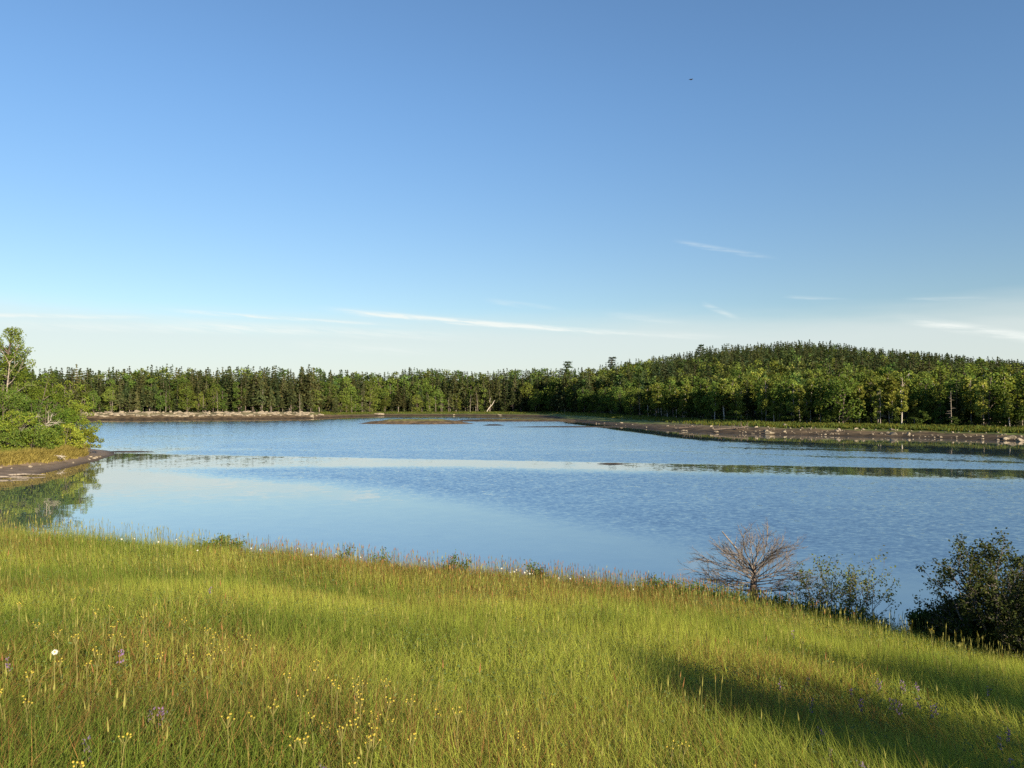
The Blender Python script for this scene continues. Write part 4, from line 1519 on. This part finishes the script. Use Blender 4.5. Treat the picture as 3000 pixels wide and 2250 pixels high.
# leafy shrub and sprigs on the skyline
x, y, z = at_edge(222, 0.0)
shrub('leafy_shrub', 'small leafy shrub standing up from the meadow skyline at left', x, y, z, top_h(222, 530, y, z) * 0.88, 5, 0.4, (0.11, 0.15, 0.045), 4, 0.055, 2, (6, 4), 0.55)
for px, ytop, lab in [(203, 538, 'low leafy sprout just left of the skyline shrub'), (345, 551, 'low leafy clump on the skyline left of centre'), (387, 549, 'single leafy sprig with bare stem on the skyline'),
                      (446, 560, 'left of a pair of leafy sprigs on the skyline'), (459, 558, 'right of a pair of leafy sprigs on the skyline'), (536, 569, 'low green clump on the skyline right of the daisies'), (657, 583, 'dark green upright clump left of the bare tree')]:
    x, y, z = at_edge(px, -0.1)
    shrub('leafy_sprig', lab, x, y, z, max(0.45, top_h(px, ytop - 3, y, z) * 1.1), 2 if px != 536 else 5, 0.15, (0.08, 0.125, 0.035), 6, 0.05, 1, (6,), 0.25)

# bare spreading tree
x, y, z = at_edge(752, 1.3)
dr = np.random.default_rng(9)
lines, tips = [], []
trunk = [(np.array([[0.03, 0, -.75], [0, 0, 0], [-.01, 0, .3], [.0, 0, .55], [.02, 0, .75]]), np.array([.085, .07, .058, .045, .03]))]
NB = 46
for k in range(NB):
    a = k * 2.4 + dr.uniform(-.3, .3)
    f = k / (NB - 1)
    zt = 0.16 + 0.55 * f
    elv = radians(-8 + 64 * f)
    d = np.array([math.cos(a) * math.cos(elv), math.sin(a) * math.cos(elv) * 0.75, math.sin(elv)])
    L = 1.34 - 0.42 * f
    branching((0, 0, zt), d, L * dr.uniform(.8, 1.12), 0.015, dr, 2, [10, 7], 0.38, 0.62, 0.14, 0.02, lines, tips, 0.2)
lines.append((np.array([[-.03, 0, .7], [-.32, -.05, 1.12], [-.60, 0, 1.52]]), np.array([.028, .022, .012])))
lines.append((np.array([[-.38, -.05, 1.2], [-.32, -.05, 1.42]]), np.array([.010, .004])))
zb = EYE - (598 - HY) / FPX * y
e = thing('bare_tree', 'leafless spreading grey tree on the edge of the meadow above the water', 'dead tree', (x, y, zb), 0, (1.17, 1.1, 1.0))
tv, tf = tubes(trunk, 8)
obj('trunk', mesh_np('bare_trunk', tv, [tf], M_TWIG, None, True), e)
tv, tf = tubes(lines, 3)
obj('branches', mesh_np('bare_branches', tv, [tf], M_DEADWOOD, None, True), e)

# two leafy shrubs right of it
for px, ytop, st, H_, lab in [(828, 568, 6, 1, 'left of two airy leafy shrubs right of the bare tree'), (858, 574, 6, 1, 'right of two airy leafy shrubs right of the bare tree')]:
    x, y, z = at_edge(px, 0.9)
    shrub('leafy_shrub', lab, x, y, z, top_h(px, ytop, y, z) * 1.08, st, 0.5, (0.11, 0.13, 0.034), 2, 0.055, 2, (7, 4), 0.45 if px < 850 else 0.55, 0.07)

# large half-bare bush at the right edge
x, y, z = at_edge(1018, 0.5)
shrub('tall_bush', 'tall half-bare bush with grey stems at the right edge of the picture', x, y, z, top_h(1000, 546, y, z) * 0.86, 24, 0.8, (0.055, 0.070, 0.024), 3, 0.055, 3, (7, 5, 4), 0.85, 0.045, M_DEADWOOD, None, 0.46, 0.036, 2)
# low dark shrubs
for px, ytop, dy, lab in [(956, 616, 0.8, 'low dark shrub behind the right meadow edge, left end of the row'), (972, 610, 1.0, 'low dark shrub second in the row behind the right meadow edge'), (990, 606, 0.8, 'dark rounded shrub third in the row behind the right meadow edge'),
                          (978, 622, 0.2, 'bright-tipped dark shrub in front of the tall bush'), (1000, 622, 0.5, 'dark shrub under the tall bush'), (1020, 632, 0.3, 'dark shrub below the tall bush at the picture edge'), (965, 630, 0.1, 'low dark shrub in front of the row at right')]:
    x, y, z = at_edge(px, dy)
    shrub('dark_shrub', lab, x, y, z, max(0.5, top_h(px, ytop, y, z) * 0.95), 16, 1.0, (0.052, 0.080, 0.024), 12, 0.055, 2, (7, 5), 0.85, 0.04)

# leafy weeds along the right bank
lines_n = 900
sx_, leaf_ = [], []
Pw = []
pxw = sr.uniform(640, 1030, lines_n)
pxw = pxw[(pxw < 884) | (pxw > 946) | (sr.random(lines_n) < 0.15)]
for px in pxw:
    x, y, z = at_edge(px, float(sr.uniform(-0.5, 1.5)))
    h = float(sr.uniform(0.26, 0.46)) + (0.14 if px > 935 else 0.0)
    nn = 34
    t = sr.random(nn)
    Pw.append(np.stack([x + sr.normal(0, .07, nn), y + sr.normal(0, .07, nn), z + h * (0.25 + 0.75 * t)], 1))
Pw = np.concatenate(Pw)
V, F = cards(Pw, 0.075, 0.022, sr, 0.3)
obj('leafy_weeds', mesh_np('leafy_weeds', V, [F], M_NEARLEAF, leafcol(len(F), (0.085, 0.135, 0.035), sr, 0.35)), kind='stuff', label='leafy green weeds along the right edge of the meadow', category='weeds')

# trees standing outside the picture behind the viewer on the right; their shadows streak the meadow
tn = math.tan(radians(SUN_EL))
sh_ = Vector((SDIR.x, SDIR.y)).normalized()
for k, (tx, ty, L, R, lab) in enumerate([(0.8, 7.9, 25, 1.95, 'slim tree outside the picture behind the viewer, nearest the meadow'), (2.8, 11.0, 32, 1.7, 'slim tree outside the picture behind the viewer, farthest back'), (4.3, 7.2, 27, 0.95, 'slim tree outside the picture at the right of the viewer')]):
    bx, by = tx + sh_.x * L, ty + sh_.y * L
    zt = float(ground_z(tx, ty)) + 0.3 + L * tn
    zb = float(ground_z(bx, by))
    kd = Kind('slim', broad_shape(zt - zb, R, sr, 2100, 0.33, 0.12, (0.07, 0.11, 0.025), 26, 1, True), M_LEAF, M_BARK)
    plant(kd, 'leafy_tree', lab, 'tree', (bx, by, zb - 0.1), 1.0, 0.0)

# ------------------------------------------------------------------ bird
d = 62.0
bx, bz = (693 - CX) / FPX * d, EYE + (HY - 76) / FPX * d
bm = bmesh.new()
prof = [(-.17, .004, .0), (-.12, .02, 0.0), (-.05, .045, -.005), (.04, .05, -.005), (.10, .036, .005), (.14, .026, .012), (.165, .010, .010), (.18, .002, .008)]
rings = []
for (u_, r_, z_) in prof:
    rings.append([bm.verts.new((u_, r_ * math.cos(a), z_ + r_ * 0.85 * math.sin(a))) for a in np.linspace(0, 2 * pi, 8, endpoint=False)])
for a_, b_ in zip(rings, rings[1:]):
    for j in range(8):
        bm.faces.new((a_[j], a_[(j + 1) % 8], b_[(j + 1) % 8], b_[j]))
for sgn in (-1, 1):
    pts = [(.06, .03, .02), (.09, .14, .055), (.04, .26, .03), (-.02, .30, .015), (-.03, .17, .035), (-.05, .03, .015)]
    top = [bm.verts.new((a, b * sgn, c_ + .006)) for a, b, c_ in pts]
    bot = [bm.verts.new((a, b * sgn, c_ - .004)) for a, b, c_ in pts]
    bm.faces.new(top)
    bm.faces.new(bot)
    for j in range(6):
        bm.faces.new((top[j], top[(j + 1) % 6], bot[(j + 1) % 6], bot[j]))
tl = [bm.verts.new(c_) for c_ in ((-.14, .015, .005), (-.27, .045, .0), (-.27, -.045, .0), (-.14, -.015, .005), (-.14, 0, -.012))]
bm.faces.new(tl[:4])
bm.faces.new((tl[0], tl[1], tl[4]))
bm.faces.new((tl[2], tl[3], tl[4]))
bm.faces.new((tl[1], tl[2], tl[4]))
me = bpy.data.meshes.new('bird')
bm.to_mesh(me)
bm.free()
me.materials.append(noisy_mat('dark_feathers', (0.02, 0.02, 0.022), (0.05, 0.045, 0.04), 30, 0.7))
b = obj('bird', me, None, label='small dark bird flying high in the blue sky', category='bird')
b.location = (bx, d, bz)
b.rotation_euler = (radians(20), radians(-8), radians(15))

# ------------------------------------------------------------------ look-alikes: tell them apart by their order from the left
bins = {}
for o in COL.objects:
    if o.parent is None and 'label' in o.keys() and 'group' in o.keys() and 'hillside' not in o['label']:
        bins.setdefault(o['label'], []).append(o)
for lab, os_ in bins.items():
    if len(os_) < 2:
        continue
    os_.sort(key=lambda o: o.location.x / max(o.location.y, 0.1))
    for i, o in enumerate(os_):
        o['label'] = '%s, %s from left' % (lab, th(i + 1))
